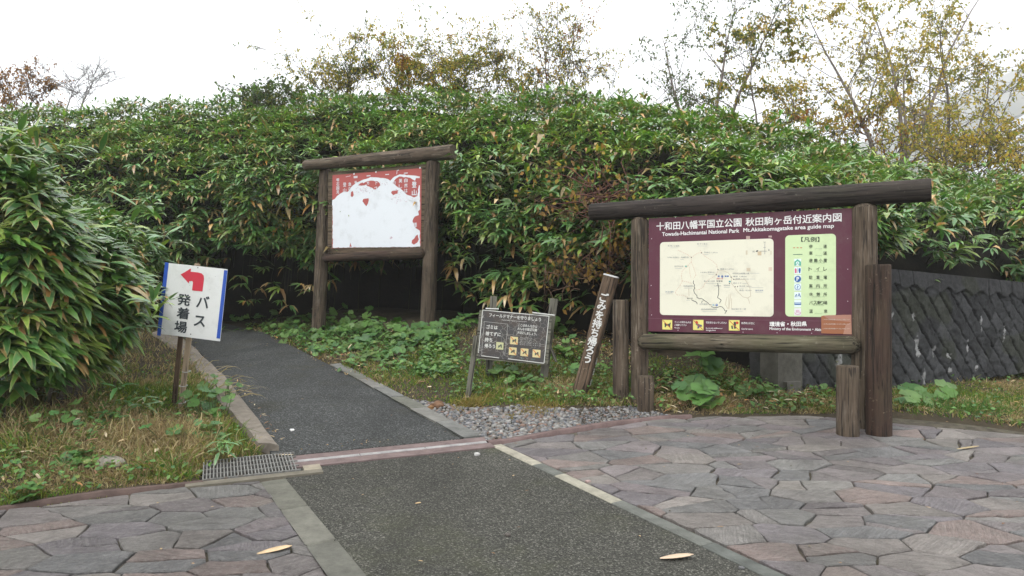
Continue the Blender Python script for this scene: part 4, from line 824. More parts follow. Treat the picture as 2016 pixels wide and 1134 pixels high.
for st, x0, x1, y, hh in (('ゴミは', 250, 450, 425, 8), ('捨てずに', 235, 505, 545, 8), ('持ち', 220, 355, 655, 8), ('帰ろう', 215, 405, 765, 8)): B.text(st, fx(x0, y), fx(x1, y+(x1-x0)*.09), hh, kk, wg, .03)
for st, x0, x1, y in (('ここはみんなの山', 815, 1155, 385), ('みんなの国立公園', 805, 1150, 450), ('大切にしましょう。', 800, 1150, 520)): B.text(st, fx(x0, y), fx(x1, y+30), 5.6, kk, wg, .02)
for k in range(5): B.text('自然を大切にするため', fx(855-k*2, 600+k*30), fx((1060 if k < 3 else 1220), 612+k*33), 2.2, kk, (.42, .42, .40), 0)
for (x, y) in ((730, 930), (900, 955), (1100, 975)): B.text('注意事項', fx(x-60, y+4), fx(x+20, y+10), 2.0, kk, (.12, .25, .24), 0)
B.end('lettering', M['prnt_old'], pan)
for (x, y, s_) in ((750, 640, 68), (725, 830, 68), (935, 850, 68), (1150, 872, 70), (495, 735, 65)):
    yel = (.62, .53, .27) if x != 495 else (.50, .50, .28)
    B.poly([fx(x-s_, y-s_-6), fx(x+s_, y-s_+6), fx(x+s_-8, y+s_+6), fx(x-s_-8, y+s_-6)], kk, yel)
    if x != 495: B.line([fx(x-s_+8, y-s_+6), fx(x+s_-12, y+s_-4)], 1.8, kk+.001, (.60, .20, .06))
    for (dx, dy, r) in ((-15, 5, 22), (18, -8, 24), (25, 22, 14), (-28, 24, 12)): B.poly([fx(x+dx+r*math.cos(a_*1.05)*(.5+.6*rng.random()), y+dy+r*math.sin(a_*1.05)) for a_ in range(6)], kk+.002, (.07, .09, .07))
    B.end('pictogram', M['prnt_old'], pan)
stake('support_stake', (962, 740), (972, 583), 8.22, 8.26, .075, .03, M['grey'], fs, 5.); stake('support_stake', (1070, 745), (1091, 588), 8.05, 8.10, .085, .03, M['grey'], fs, 6.)
stake('brace', (1095, 712), (1081, 676), 7.98, 8.02, .03, .02, M['grey'], fs, 7.)
for (a, e_, d) in (((956, 607.5), (982, 608.5), 8.12), ((1048, 615.5), (1092, 621), 7.98)):
    v, q = tubes([np.concatenate([at(*a, d), at(*e_, d), [.009, .009]])], 6); mk('white_strip', v, q, M['conc'], fs, colr=(.55, .55, .52))
tag(stake('wooden_stake', (921, 782), (938, 661), 7.55, 7.62, .055, .03, M['grey'], None, 8.), 'thin grey slanting stake planted left of the cracked manners board', 'stake')
# ---- leaning square post with white characters
p0, p1 = at(1143, 770, 7.62), at(1203, 545, 7.52); ax0 = nrm(p1-p0)
lpst = thing('leaning_post', (p0[0], p0[1], float(H(p0[0], p0[1])[0])), 'brown square post tilting right with a column of white Japanese characters', 'marker post')
A = nrm(np.cross(ax0, V3(-.35, -1, 0))); A = A if A[0] > 0 else -A; Fv = nrm(np.cross(A, ax0)); Fv = Fv if Fv[1] < 0 else -Fv
wp, dp = .145, .13; bq = .02
prof = [(-wp/2+bq, dp/2), (wp/2-bq, dp/2), (wp/2, dp/2-bq), (wp/2, -dp/2+bq), (wp/2-bq, -dp/2), (-wp/2+bq, -dp/2), (-wp/2, -dp/2+bq), (-wp/2, dp/2-bq)]
Lp = np.linalg.norm(p1-p0); zs = np.linspace(-.15, Lp, 18); V, W = [], []
for z in zs:
    for i, (a_, f_) in enumerate(prof): k = 1+.03*NZ(i*2.3, z*3); V.append(p0+ax0*z+A*a_*k+Fv*f_*k); W.append((a_, f_, z+5))
V, W = np.array(V), np.array(W); Fc = [(i*8+j, i*8+(j+1) % 8, (i+1)*8+(j+1) % 8, (i+1)*8+j) for i in range(17) for j in range(8)]+[tuple(17*8+j for j in range(8))]
shaft = mk('shaft', V, Fc, M['brown'], lpst, wc=W)
cap = MB(); topv = np.array([p1+A*a_*1.02+Fv*f_*1.02+ax0*.004 for a_, f_ in prof]); cap.add(np.concatenate([topv, topv+ax0*.012]), [tuple(range(8, 16))]+[(i, (i+1) % 8, (i+1) % 8+8, i+8) for i in range(8)], (.62, .62, .60)); cap.build('cap', M['conc'], lpst)
def face_text(st, O, X, Yd, s, dz, c, bold, name):
    b = MB()
    for i, ch in enumerate(st):
        Vg, T = glyphs(ch, bold); lo, hi = Vg.min(0), Vg.max(0); q = (Vg-(lo+hi)/2)*[1, 1, 0]; Zo = np.outer(Vg[:, 2], np.cross(X, -Yd)*(1 if np.dot(np.cross(X, -Yd), V3(0, -1, 0)) > 0 else -1))
        b.add(O+Yd*(i*dz)+np.outer(q[:, 0]*s, X)-np.outer(q[:, 1]*s, Yd)+Zo, T, c)
    b.build(name, M['prnt_old'], lpst)
face_text('ごみを持ち帰ろう', p1-ax0*.215+Fv*(dp/2+.006), A, -ax0, .098, .093, (.66, .66, .63), .028, 'lettering')
face_text('秋田県', p0+ax0*.345+A*(wp/2+.006)-Fv*.01, Fv*-1, -ax0, .08, .115, (.62, .62, .6), .02, 'side_lettering')
# ------------------------------------------------------------------ stone retaining wall
wa, wb_ = V3(2.72, 7.80, 0), V3(13.5, 13.55, 0); wd_ = nrm(wb_-wa); wn = V3(wd_[1], -wd_[0], 0); Lw = 7.6
uu = np.arange(0, Lw, .0165); vv = np.linspace(0, 1, 92); UU, VV = np.meshgrid(uu, vv)
base = wa+wd_*UU[..., None]; zb = SL*base[..., 1]-.12; zt = np.interp(UU, [0, 2.05, 4.6, 8], [1.88, 1.82, 1.69, 1.53]); ZZ = zb+(zt-zb)*VV; hz = zt-ZZ
pq = .262; A1 = (UU+ (hz-.24)*.80)/pq; A2 = (UU-(hz-.24)*.80)/pq
d1 = np.abs(A2-np.round(A2)); d2 = np.abs(A1-np.round(A1)); idb = np.floor(A1)*57+np.floor(A2)*131
capm = hz < .20+.03*np.sin(UU*18)
j1 = np.clip(1.2-d1/.055, 0, 1); j2 = np.clip(1.1-d2/.03, 0, 1)*.28
cj = np.clip(1-np.abs(UU/.262-np.round(UU/.262))/.04, 0, 1)
jj = np.where(capm, cj*.5, np.maximum(j1, j2)); edge_p = np.minimum(d1, d2)
rough = .015*NZ.f(UU*11, VV*16, idb*.37, 4)+.004*hash3(idb, 3)
off = np.where(capm, .03+.008*NZ.f(UU*12, hz*12), (.006*smooth(edge_p/.2)+rough))-.022*jj+.12*hz*.0
Pw = base+wn*(off+hz*.10)[..., None]; Pw[..., 2] = ZZ
cw = np.full(UU.shape+(3,), .0)+np.array([.046, .047, .048]); cw *= (.75+.5*hash3(idb, 1))[..., None]
lt = (hash3(np.floor(A2)*7+np.floor(A1)*3, 5) > .75)[..., None]; cw = np.where(lt & ~capm[..., None], cw*1.3, cw); cw = np.where(capm[..., None], np.array([.055, .055, .056]), cw)
mossw = smooth((NZ.f(UU*2, VV*3, 4)-.1)*2.5)[..., None]; cw = cw*(1-.5*mossw)+np.array([.045, .05, .03])*.5*mossw
for (ux, hh, rx, rz) in ((2.33, .88, .045, .10), (2.36, .98, .05, .05), (2.33, .56, .03, .05), (2.95, 1.0, .05, .03), (2.42, 1.26, .03, .09), (2.93, 1.18, .03, .03), (3.5, 1.15, .03, .05), (3.42, 1.3, .03, .07), (3.7, .6, .02, .1), (2.66, .95, .02, .08), (3.35, .9, .02, .09), (.95, 1.05, .035, .17), (1.05, 1.2, .04, .1), (1.45, .98, .03, .13), (.9, 1.25, .03, .12), (1.92, .55, .02, .05), (4.2, .7, .02, .1)):
    k = np.exp(-((UU-ux+(hz-hh)*.3)/rx)**2-((hz-hh)/rz)**2); k = .6*smooth((.9*k+.6*NZ.f(UU*26, hz*26, ux, 3)*k*1.6-.28)*3.5)[..., None]; cw = cw*(1-k)+np.array([.50, .50, .49])*k
cw = np.where((jj > .35)[..., None] & (cw < .2), cw*.35, cw)
top2 = Pw[-1]-wn*.35; V = np.concatenate([Pw.reshape(-1, 3), top2, Pw[:, 0]-wn*.4]); nu, nv = len(uu), len(vv)
fq = gridf(nv, nu); o = nu*nv; i = np.arange(nu-1); ft = np.stack([(nv-1)*nu+i, (nv-1)*nu+i+1, o+i+1, o+i], 1); o2 = o+nu; i = np.arange(nv-1); fe = np.stack([o2+i, i*nu, (i+1)*nu, o2+i+1], 1)
wt = thing('retaining_wall', (wa[0], wa[1], SL*wa[1]), 'dark stone retaining wall of diamond-set blocks with white stains below the bamboo', 'wall')
mk('blocks', V, np.concatenate([fq, ft, fe]), M['wall'], wt, colr=np.concatenate([cw.reshape(-1, 3), np.tile([.06, .06, .06], (nu+nv, 1))]))
b = MB(); e0 = wa+wd_*.0
for k, (x0, x1, zt_, zb2) in enumerate(((-.06, .30, 1.34, .3), (.02, .22, .62, .2))):
    O = wa+wd_*x0+wn*(.02+.05*k)+V3(0, 0, zb2); box(b, O-wn*.1, wd_*(x1-x0), wn*.24, V3(0, 0, zt_-zb2)+(wd_*.0), (.10, .095, .08) if k == 0 else (.12, .115, .10))
b.build('end_block', M['conc'], wt)
# ------------------------------------------------------------------ trees
def grow(p, d, L, r, lev, segs, tips, spread, upb, wig, nch):
    n = 4; p = np.array(p, float); d = nrm(d); pr = p
    for i in range(n):
        d = nrm(d+rng.normal(0, wig, 3)+V3(0, 0, upb)); q = p+d*L/n; r1 = r*(1-.12)
        segs.append((*p, *q, r, r1)); p, r = q, r1
        if lev > 0 and i >= 1 and (i < n-1) and rng.random() < .75:
            ax = nrm(np.cross(d, rnd3(1)[0])); a = R_(spread*(.8+.5*rng.random())); dd_ = d*math.cos(a)+ax*math.sin(a); grow(p, dd_, L*(.55+.2*rng.random()), r*.55, lev-1, segs, tips, spread, upb, wig, nch)
        if lev <= 1: tips.append(p.copy())
    if lev > 0:
        for k in range(nch):
            ax = nrm(np.cross(d, rnd3(1)[0])); a = R_(spread*(.35+.6*rng.random())); dd_ = d*math.cos(a)+ax*math.sin(a); grow(p, dd_, L*(.62+.2*rng.random()), r*.68, lev-1, segs, tips, spread, upb, wig, nch)
_tb = 1.75
OLIVE = np.array([2.0, 2.25, 2.0])*np.array([(.17, .12, .030), (.20, .13, .035), (.12, .105, .03), (.22, .15, .05), (.10, .10, .03), (.24, .13, .03)])
YEL = np.array([1.5, 1.62, 1.6])*np.array([(.30, .20, .055), (.34, .23, .075), (.25, .19, .06), (.21, .17, .05), (.36, .22, .06), (.16, .15, .05)])
GRN = 1.5*np.array([(.055, .085, .035), (.07, .095, .04), (.05, .075, .04), (.10, .105, .04)])
BRN = np.array([(.26, .10, .035), (.22, .09, .04), (.30, .14, .05), (.17, .08, .035)])
def poly_branch(p, d, L, r0, r1, n, wig, upb, segs):
    p = np.array(p, float); d = nrm(d); out = [p.copy()]
    for i in range(n):
        d = nrm(d+rng.normal(0, wig, 3)+V3(0, 0, upb)); q = p+d*L/n; a, b_ = r0+(r1-r0)*i/n, r0+(r1-r0)*(i+1)/n; segs.append((*p, *q, a, b_)); p = q; out.append(p.copy())
    return np.array(out), d
def tree(name, label, cat, px, base_py, top_py, spread_px, d, trunk_px, pal, nleaf, ls, group, stems=((0, 1.),), h0=.3, nb=15, el=(20, 55), barkc=(.19, .165, .14), prof=1.0, sub=5, twigs=3, fill=1., ybase=None):
    """trunk (one or more leaders) with curved limbs, side branches and twigs; leaves sit along the twigs"""
    bz = bankz(px, d); bx = (px-1008)/F*d; zb = max(bz, at(px, base_py, d)[2]) if ybase else bz; Hh = at(px, top_py, d)[2]-bz; hw = spread_px*d/F/2; tr0 = trunk_px*d/F/2; segs, tips = [], []
    vis = (at(px, base_py, d)[2]-bz)/Hh                              # below this the thicket hides the tree
    for (ox, fr) in stems:
        ht = Hh*fr; tdir = V3(ox*d/F/ht, rng.normal(0, .08), 1); rr = tr0*(1. if len(stems) == 1 else .72)
        tk, _ = poly_branch((bx+rng.normal(0, .03)*(len(stems) > 1), d, bz-.1), tdir, ht*np.linalg.norm(tdir), rr, rr*.10, 12, .05, .03, segs)
        for b_ in range(nb):
            hf = h0+(1-h0)*((b_+rng.random())/nb)**.9*.97; hf = max(hf, min(vis*.8, .8)); k = hf*12; i0 = min(int(k), 11); p = tk[i0]+(tk[i0+1]-tk[i0])*(k-i0)
            rel = (hf-h0)/(1-h0); w_ = hw*(math.sin(math.pi*min(1, (.22+.78*(1-rel))**prof))*.55+.5*(1-rel)**.7)*(.65+.5*rng.random())/(1 if len(stems) == 1 else 1.35)
            az = rng.random()*6.283; e = R_(rng.uniform(*el)); L = max(w_/math.cos(e)*.9, .12*Hh*.5); rb = max(rr*(1-hf)*.5, .009)
            br, _ = poly_branch(p, (math.cos(az)*math.cos(e), math.sin(az)*math.cos(e), math.sin(e)), L, rb, .005, 6, .16, .07, segs)
            for q in range(sub):
                f = .3+.7*(q+rng.random())/sub; kk = f*6; i1 = min(int(kk), 5); p2 = br[i1]+(br[i1+1]-br[i1])*(kk-i1); d2 = nrm((br[i1+1]-br[i1])/np.linalg.norm(br[i1+1]-br[i1])+rnd3(1)[0]*.85+V3(0, 0, .12)); L2 = L*(.42-.2*f)*(.7+.6*rng.random())+.15
                b2, _ = poly_branch(p2, d2, L2, .0065, .003, 4, .2, .05, segs)
                if L2 > .2: tips += list(b2[1:])
                for w2 in range(twigs):
                    i2 = rng.integers(1, 5); b3, _ = poly_branch(b2[i2], nrm(d2+rnd3(1)[0]*.9), L2*.4*(.6+.6*rng.random()), .0035, .002, 2, .2, 0, segs); tips += list(b3[1:])+[(b3[1]+b3[0])/2]
    S = np.array(segs); tp_ = np.array(tips); zq = np.percentile(tp_[:, 2], 98.5); fz = Hh/(zq-bz); fx_ = np.clip(2*hw/max(np.percentile(tp_[:, 0], 98)-np.percentile(tp_[:, 0], 2), .1), .3, 2.)
    def fit(Q): return (Q-V3(bx, d, bz))*[fx_, min(fx_, 1.2), fz]+V3(bx, d, bz)
    tgt = bx+np.mean([q[0]*q[1] for q in stems])*d/F*.6; sh_ = tgt-np.median(fit(tp_)[:, 0]); fit0 = fit
    def fit(Q): R0 = fit0(Q); R0[:, 0] += sh_*np.clip((R0[:, 2]-bz)/Hh/.7, 0, 1.2); return R0
    S[:, :3] = fit(S[:, :3]); S[:, 3:6] = fit(S[:, 3:6]); tips = list(fit(tp_)); t = thing(name, (bx, d, bz), label, cat, group); big = S[:, 6] > .012
    v1, q1 = tubes(S[big], 8) if big.any() else (np.zeros((0, 3)), np.zeros((0, 4), int)); v2, q2 = tubes(S[~big], 3)
    cc = np.concatenate([np.tile(barkc, (len(v1), 1))*(.75+.5*rng.random((len(v1), 1))), np.tile(np.array(barkc)*.62, (len(v2), 1))]); b2_ = MB
    Vt = np.concatenate([v1, v2]); me_f = q1.tolist()+[list(f+len(v1)) for f in q2]
    mk('trunk', Vt, me_f, M['bark'], t, colr=cc, smooth_=True)
    if nleaf:
        T = np.array(tips); T = T[T[:, 2] > bz+vis*.75*Hh]; idx = rng.integers(len(T), size=nleaf); P = T[idx]+rng.normal(0, .028, (nleaf, 3)); n = nleaf
        cl = NZ.f(T[:, 0]*1.6, T[:, 2]*1.6, T[:, 1]*1.6, 2)[idx]; ci = np.clip(((cl+.7)/1.4*len(pal)).astype(int), 0, len(pal)-1); thin = rng.random(n) < np.clip(.75+cl*.9, .12, 1.); 
        C = np.where(rng.random((n, 1)) < .65, pal[ci], pick(pal, n))*(.72+.56*rng.random((n, 1))); D = nrm(rnd3(n)+V3(.12, 0, -.5)); P, D, C = P[thin], D[thin], C[thin]; n = len(P)
        lmk('crown', leaves(P, D, rnd3(n)+V3(0, 0, .6), ls*(.65+.7*rng.random(n)), ls*.62*np.ones(n), .2*np.ones(n), C, ((0, .1), (.45, 1.), (1, .05)), .1), M['tleaf'], t)
    return t
gA = 'autumn birches on the slope to the right'; gB = 'row of thin trees behind the bamboo'; gC = 'shrubs beyond the bamboo on the right'
BKB = (.24, .205, .185)
tree('birch_tree', 'largest birch with golden leaves and pale trunk at upper right', 'tree', 1772, 268, -45, 440, 19, 18, YEL, 11000, .08, gA, stems=((-15, 1.), (55, .9), (-75, .85), (10, .7)), h0=.26, nb=13, el=(15, 55), barkc=BKB, sub=6, twigs=4)
tree('birch_tree', 'birch leaning right with sparse golden leaves beside the largest birch', 'tree', 1858, 272, 30, 280, 20, 15, YEL, 3000, .085, gA, stems=((40, 1.), (105, .78), (-10, .85)), h0=.34, nb=10, el=(15, 55), barkc=(.15, .13, .11), sub=5)
tree('birch_tree', 'pale-trunked birch with thin grey-green leaves against the white sky', 'tree', 1392, 195, -25, 270, 20, 15, np.concatenate([GRN, GRN[:2]*.8]), 3000, .075, gA, stems=((10, 1.), (-60, .85), (55, .95)), h0=.38, nb=13, el=(30, 62), barkc=(.28, .235, .215), sub=5)
tree('birch_tree', 'slender olive-leaved tree just right of the pale-trunked birch', 'tree', 1497, 235, 45, 190, 19, 8, np.concatenate([GRN, OLIVE]), 5200, .085, gA, h0=.3, nb=20, el=(15, 50), barkc=(.17, .14, .12), prof=.8)
for i, (px, tp, sp, n_, pal, lb, st) in enumerate(((675, 62, 175, 2600, np.concatenate([GRN, OLIVE[:3], YEL[:1]]), 'leftmost loose green and yellow tree behind the bamboo', ((-35, .8), (15, 1.), (35, .85))), (790, 62, 150, 2700, np.concatenate([OLIVE, BRN[:1]]), 'brownish thin tree with whippy top behind the old notice board', ((-25, 1.), (20, .9))), (885, 55, 160, 4600, np.concatenate([OLIVE, GRN[:1]]), 'densest round olive tree in the row behind the bamboo', ((-35, .92), (5, 1.), (40, .95))), (990, 62, 120, 2500, np.concatenate([OLIVE, GRN[:2]]), 'small olive tree right of the densest tree of the row', ((0, 1.), (25, .8))), (1092, 10, 170, 2600, np.concatenate([GRN[:2], OLIVE, BRN[:1]]), 'tallest tree of the row with a narrow spire-like top', ((0, 1.), (45, .72), (-40, .6))))):
    tree('thin_tree', lb, 'tree', px, 180, tp, sp*1.15, 17.5, 6, pal, int(n_*1.9), .06, gB, stems=st, h0=.25, nb=15, el=(42, 76), barkc=(.16, .135, .115), sub=5, twigs=3)
tree('thin_tree', 'faint sparse treetop peeping over the bamboo between row and birches', 'tree', 1185, 185, 120, 150, 18, 4, np.concatenate([GRN, OLIVE]), 450, .07, gB, stems=((-20, 1.), (25, .9)), nb=8, barkc=(.16, .135, .115))
tree('rowan_shrub', 'rusty brown leaved shrub at the far left skyline', 'shrub', 35, 210, 125, 200, 19, 4, BRN, 3200, .07, None, stems=((-70, .95), (-30, 1.), (10, 1.), (50, .95)), h0=.45, nb=9, el=(25, 60), barkc=(.13, .11, .10))
tree('bare_tree', 'leafless grey tree on the far left skyline', 'tree', 147, 205, 96, 140, 19, 7, BRN, 0, .07, None, stems=((0, 1.), (-30, .9), (30, .8)), h0=.4, nb=10, el=(30, 65), barkc=(.24, .22, .21))
tree('leafy_shrub', 'small dark leafy shrub poking above the bamboo left of the row', 'shrub', 515, 185, 150, 150, 16.5, 3, GRN, 1300, .09, None, stems=((-35, .9), (0, 1.), (35, .9)), h0=.5, nb=8)
for (px, tp, sp, d, n_, pal, lb) in ((1590, 150, 200, 17.5, 2400, np.concatenate([OLIVE, YEL[:2]]), 'olive shrub in the gap between slender tree and largest birch'), (1670, 190, 170, 17, 1500, np.concatenate([OLIVE, BRN[:1]]), 'low brownish shrub under the lower left limb of the largest birch'), (1320, 150, 150, 18, 700, GRN, 'low dark shrub beneath the pale-trunked birch'), (1985, 160, 230, 16, 2600, np.concatenate([YEL[:4], OLIVE]), 'golden shrub at the right edge of the skyline'), (1890, 240, 200, 15, 1100, np.concatenate([YEL[1:4], OLIVE]), 'brown twiggy shrub under the leaning birch'), (1960, 250, 220, 14.5, 1200, np.concatenate([OLIVE, YEL[:3]]), 'orange-brown shrub low on the right edge above the bamboo'), (1790, 235, 170, 16, 800, np.concatenate([YEL[:1], BRN[:1], OLIVE]), 'rusty low shrub at the foot of the largest birch')):
    tree('autumn_shrub', lb, 'shrub', px, 320, tp, sp, d, 4, pal, n_, .08, gC, stems=((-sp*.28, .85), (-sp*.08, 1.), (sp*.12, .95), (sp*.3, .8)), h0=.35, nb=8, el=(25, 60), barkc=(.16, .135, .115), sub=4)
# yellow shrub tangle hanging in front of the thicket
def tangle(name, label, px, py, d, wpx, hpx, nst, nl, pal, twc):
    c = at(px, py, d); t = thing(name, (c[0], c[1], float(H(c[0], c[1])[0])), label, 'shrub'); segs, tips = [], []
    for k in range(nst):
        p = c+V3(rng.uniform(-.3, .5)*wpx*d/F, .15+.2*rng.random(), -.5*hpx*d/F*rng.random()); dr = nrm(V3(rng.normal(0, .8), -.25*rng.random(), rng.normal(.35, .7)))
        L = .5*hpx*d/F*(.5+rng.random()*.7); grow(p, dr, L*.75, .009, 2, segs, tips, 45, -.02, .22, 1)
    v, q = tubes(np.array(segs)*[1, 1, 1, 1, 1, 1, 1, 1], 4); mk('branches', v, q, M['twig'], t, colr=twc)
    T = np.array(tips); P = T[rng.integers(len(T), size=nl)]+rng.normal(0, .06, (nl, 3)); D = nrm(rnd3(nl)+V3(0, -.3, -.5))
    lmk('leaves', leaves(P, D, rnd3(nl)+V3(0, -.8, .8), .075*(.6+.7*rng.random(nl)), .05*np.ones(nl), .2*np.ones(nl), pick(pal, nl), FAR, .1), M['tleaf'], t)
YB = np.array([(.30, .18, .05), (.32, .17, .06), (.24, .14, .06), (.18, .12, .05), (.36, .26, .06)])
tangle('tangled_shrub', 'yellow-leaved tangle of reddish twigs hanging over the left end of the map beam', 1185, 340, 8.75, 110, 220, 34, 190, YB, (.13, .065, .05))
tangle('tangled_shrub', 'bare brown twigs with few yellow leaves drooping beside the leaning post', 1110, 520, 9.0, 130, 110, 20, 90, YB, (.12, .075, .05))
tangle('tangled_shrub', 'yellow leafy sprigs in the dark gap between leaning post and map frame', 1225, 500, 8.8, 60, 130, 9, 260, YB, (.10, .06, .04))
tangle('tangled_shrub', 'small yellowish bush in the hollow left of the old notice board', 545, 405, 13.0, 70, 70, 8, 260, np.array([(.22, .20, .04), (.28, .22, .04), (.15, .15, .04)]), (.10, .07, .05))
# ------------------------------------------------------------------ grass, herbs, litter
STRAW = 1.15*np.array([(.34, .26, .14), (.28, .20, .11), (.42, .34, .20), (.20, .14, .075), (.26, .23, .10)])
GRASS = 1.15*np.array([(.085, .16, .025), (.12, .19, .03), (.07, .13, .03), (.16, .20, .035), (.21, .20, .045)])
HERB0 = 1.1*np.array([(.075, .17, .035), (.09, .19, .04), (.06, .145, .04), (.11, .20, .05), (.12, .16, .03)])
def inpoly_px(poly, n):
    poly = np.array(poly, float); lo, hi = poly.min(0), poly.max(0); out = []; tot = 0
    while tot < n: p = lo+(hi-lo)*rng.random((n*2, 2)); p = p[inside(p, poly)]; out.append(p); tot += len(p)
    return np.concatenate(out)[:n]
def place(poly, n):
    p = inpoly_px(poly, n); P = ground_at(p[:, 0], p[:, 1]); return P[~np.isnan(P[:, 0])]
def blades(P, L, wd, C, lean=.5, droop=.5):
    n = len(P); a = rng.random(n)*6.283; k = lean*rng.random(n); D = nrm(np.column_stack([np.cos(a)*k, np.sin(a)*k, np.ones(n)])); U = np.column_stack([np.cos(a+1.3), np.sin(a+1.3), .3*np.ones(n)])
    return leaves(P-V3(0, 0, .01), D, U, L, wd, droop*(.4+rng.random(n)), C, ((0, .8), (.5, .8), (1, .05)), .25)
def turf(poly, n, L, mixg, wd=.006, lean=.9, droop=.6, jit=.05):
    P = place(poly, n); k = len(P); c = NZ.f(P[:, 0]*1.8, P[:, 1]*1.8, 3, 3)
    gsel = (rng.random(k) < np.clip(mixg+c*.9, .02, .98))[:, None]; C = np.where(gsel, pick(GRASS, k), pick(STRAW, k))
    hgt = L*(.45+.75*rng.random(k))*(.75+.5*NZ(P[:, 0]*2.5, P[:, 1]*2.5))
    return blades(P, np.maximum(hgt, .03), wd*(.7+.7*rng.random(k)), C, lean, droop)
lv = [(0, 998), (0, 840), (120, 800), (230, 770), (330, 720), (360, 700), (405, 770), (455, 830), (515, 895), (410, 935), (360, 948), (200, 964), (100, 982)]
rbk = [(470, 640), (600, 630), (860, 645), (1000, 640), (1130, 660), (1240, 690), (1500, 735), (1760, 740), (2040, 742), (2300, 760), (2300, 860), (2030, 846), (1880, 822), (1760, 812), (1560, 815), (1400, 818), (1330, 815), (1240, 800), (1000, 800), (880, 795), (800, 785), (700, 735), (640, 708), (560, 672)]
ps = [turf(lv, 13000, .30, .40, .0065), turf([(170, 620), (330, 600), (390, 690), (425, 770), (330, 810), (170, 810)], 4200, .3, .5, .007), turf([(60, 965), (330, 950), (520, 900), (440, 830), (250, 850), (100, 900)], 6000, .19, .5, .0055),
      turf(rbk, 24000, .19, .72, .009), turf([(560, 680), (480, 645), (620, 640), (860, 660), (900, 760), (760, 765)], 5000, .15, .8, .010),
      turf([(900, 720), (1240, 730), (1330, 800), (1200, 800), (880, 795)], 9000, .19, .5, .008), turf([(1280, 760), (1640, 750), (1640, 815), (1400, 815)], 7000, .19, .32, .007),
      turf([(1760, 770), (2050, 750), (2050, 840), (1900, 815), (1760, 806)], 8000, .16, .62, .009), turf([(1760, 728), (2050, 735), (2050, 765), (1760, 770)], 6000, .26, .10, .006, 1.6, 1.1), turf([(1380, 700), (1640, 715), (1640, 765), (1340, 760)], 2500, .24, .15, .006, 1.6, 1.1)]
tag(lmk('grass', join(ps), M['blade']), kind='stuff')
ps = []
for poly, n, r in ((rbk, 2600, .022), ([(470, 640), (900, 650), (900, 760), (640, 705)], 2600, .035), (lv, 900, .022), ([(900, 700), (1240, 730), (1330, 810), (900, 790)], 900, .022), ([(1290, 740), (1640, 760), (1640, 812), (1300, 812)], 700, .028)):
    P = place(poly, n); k = len(P); P = P[NZ.f(P[:, 0]*2.2+3, P[:, 1]*2.2, 8, 2) > -.25]; k = len(P); P = P+V3(0, 0, .02)+V3(0, 0, .09)*rng.random((k, 1)); a = rng.random(k)*6.283
    ps.append(leaves(P, np.column_stack([np.cos(a), np.sin(a), rng.normal(0, .35, k)]), nrm(V3(0, -.3, 1)+rnd3(k)*.5), r*(1.2+1.6*rng.random(k)), r*(1.0+1.0*rng.random(k)), .2*np.ones(k), pick(HERB0, k, .3), FAR, .2))
tag(lmk('weed_leaves', join(ps), M['herb']), kind='stuff')
ps = [turf([(20, 900), (330, 740), (350, 800), (420, 880), (330, 930), (40, 960)], 4200, .48, .28, .007, 1.5, 1.0), turf([(345, 720), (385, 730), (470, 850), (420, 870)], 2000, .42, .25, .007, 1.3, .9), turf([(20, 930), (300, 900), (400, 930), (330, 955), (60, 980)], 1600, .36, .25, .007, 1.6, 1.), turf([(1060, 690), (1240, 740), (1320, 790), (1000, 780)], 1600, .26, .35, .005, 1.2, .8), turf([(1290, 730), (1640, 740), (1640, 790), (1330, 790)], 1500, .3, .15, .005, 1.4, 1.)]
tag(lmk('long_grass', join(ps), M['blade']), kind='stuff')
# tufts that stand apart
def tuft(px, py, n, L, rad, pal, label, lean=1.2):
    c = ground_at(px, py)[0]; P = c+np.column_stack([rng.normal(0, rad, n), rng.normal(0, rad, n), np.zeros(n)]); P[:, 2] = H(P[:, 0], P[:, 1])
    return tag(lmk('grass_tuft', blades(P, L*(.5+.6*rng.random(n)), .006*(.7+.6*rng.random(n)), pick(pal, n), lean, .6), M['blade'], org=c), label, 'grass tuft', 'grass tufts')
TG = np.array([(.08, .17, .035), (.10, .20, .04), (.07, .14, .04)]); TS = np.array([(.24, .19, .05), (.17, .17, .04), (.32, .25, .10), (.26, .17, .06)])
tuft(925, 800, 420, .26, .06, TS, 'straw-tipped grass tuft at the foot of the thin slanting stake'); tuft(1062, 806, 480, .22, .10, TS, 'wide yellowish grass tuft at the back edge of the gravel')
tuft(845, 730, 520, .30, .12, TG, 'bright green grass tuft between the path and the manners board'); tuft(1003, 822, 120, .12, .04, TS, 'tiny yellowish grass tuft standing in the gravel')
tuft(1890, 805, 900, .26, .22, TG, 'bright green long grass clump before the stone wall'); tuft(960, 785, 180, .18, .07, TS, 'pale thin grass tuft under the manners board')
tuft(1250, 770, 240, .36, .05, TG, 'tall green grass tuft between the two left posts of the map', .5); tuft(395, 905, 300, .26, .09, TS, 'loose straw tuft near the steel grating', 1.0); tuft(1965, 790, 260, .2, .08, TG, 'small green tuft at the right edge by the wall')
# wild seeding grasses leaning over the path
nsg = 26; P = place([(380, 730), (440, 750), (470, 800), (400, 790)], nsg); D = nrm(np.column_stack([.6+.5*rng.random(nsg), -.2+.3*rng.random(nsg), .7+.3*rng.random(nsg)]))
tag(lmk('seed_grass', leaves(P, D, rnd3(nsg), .5+.25*rng.random(nsg), .008*np.ones(nsg), .45*np.ones(nsg), pick(np.array([(.42, .33, .2), (.36, .3, .18)]), nsg)), M['blade']), kind='stuff')
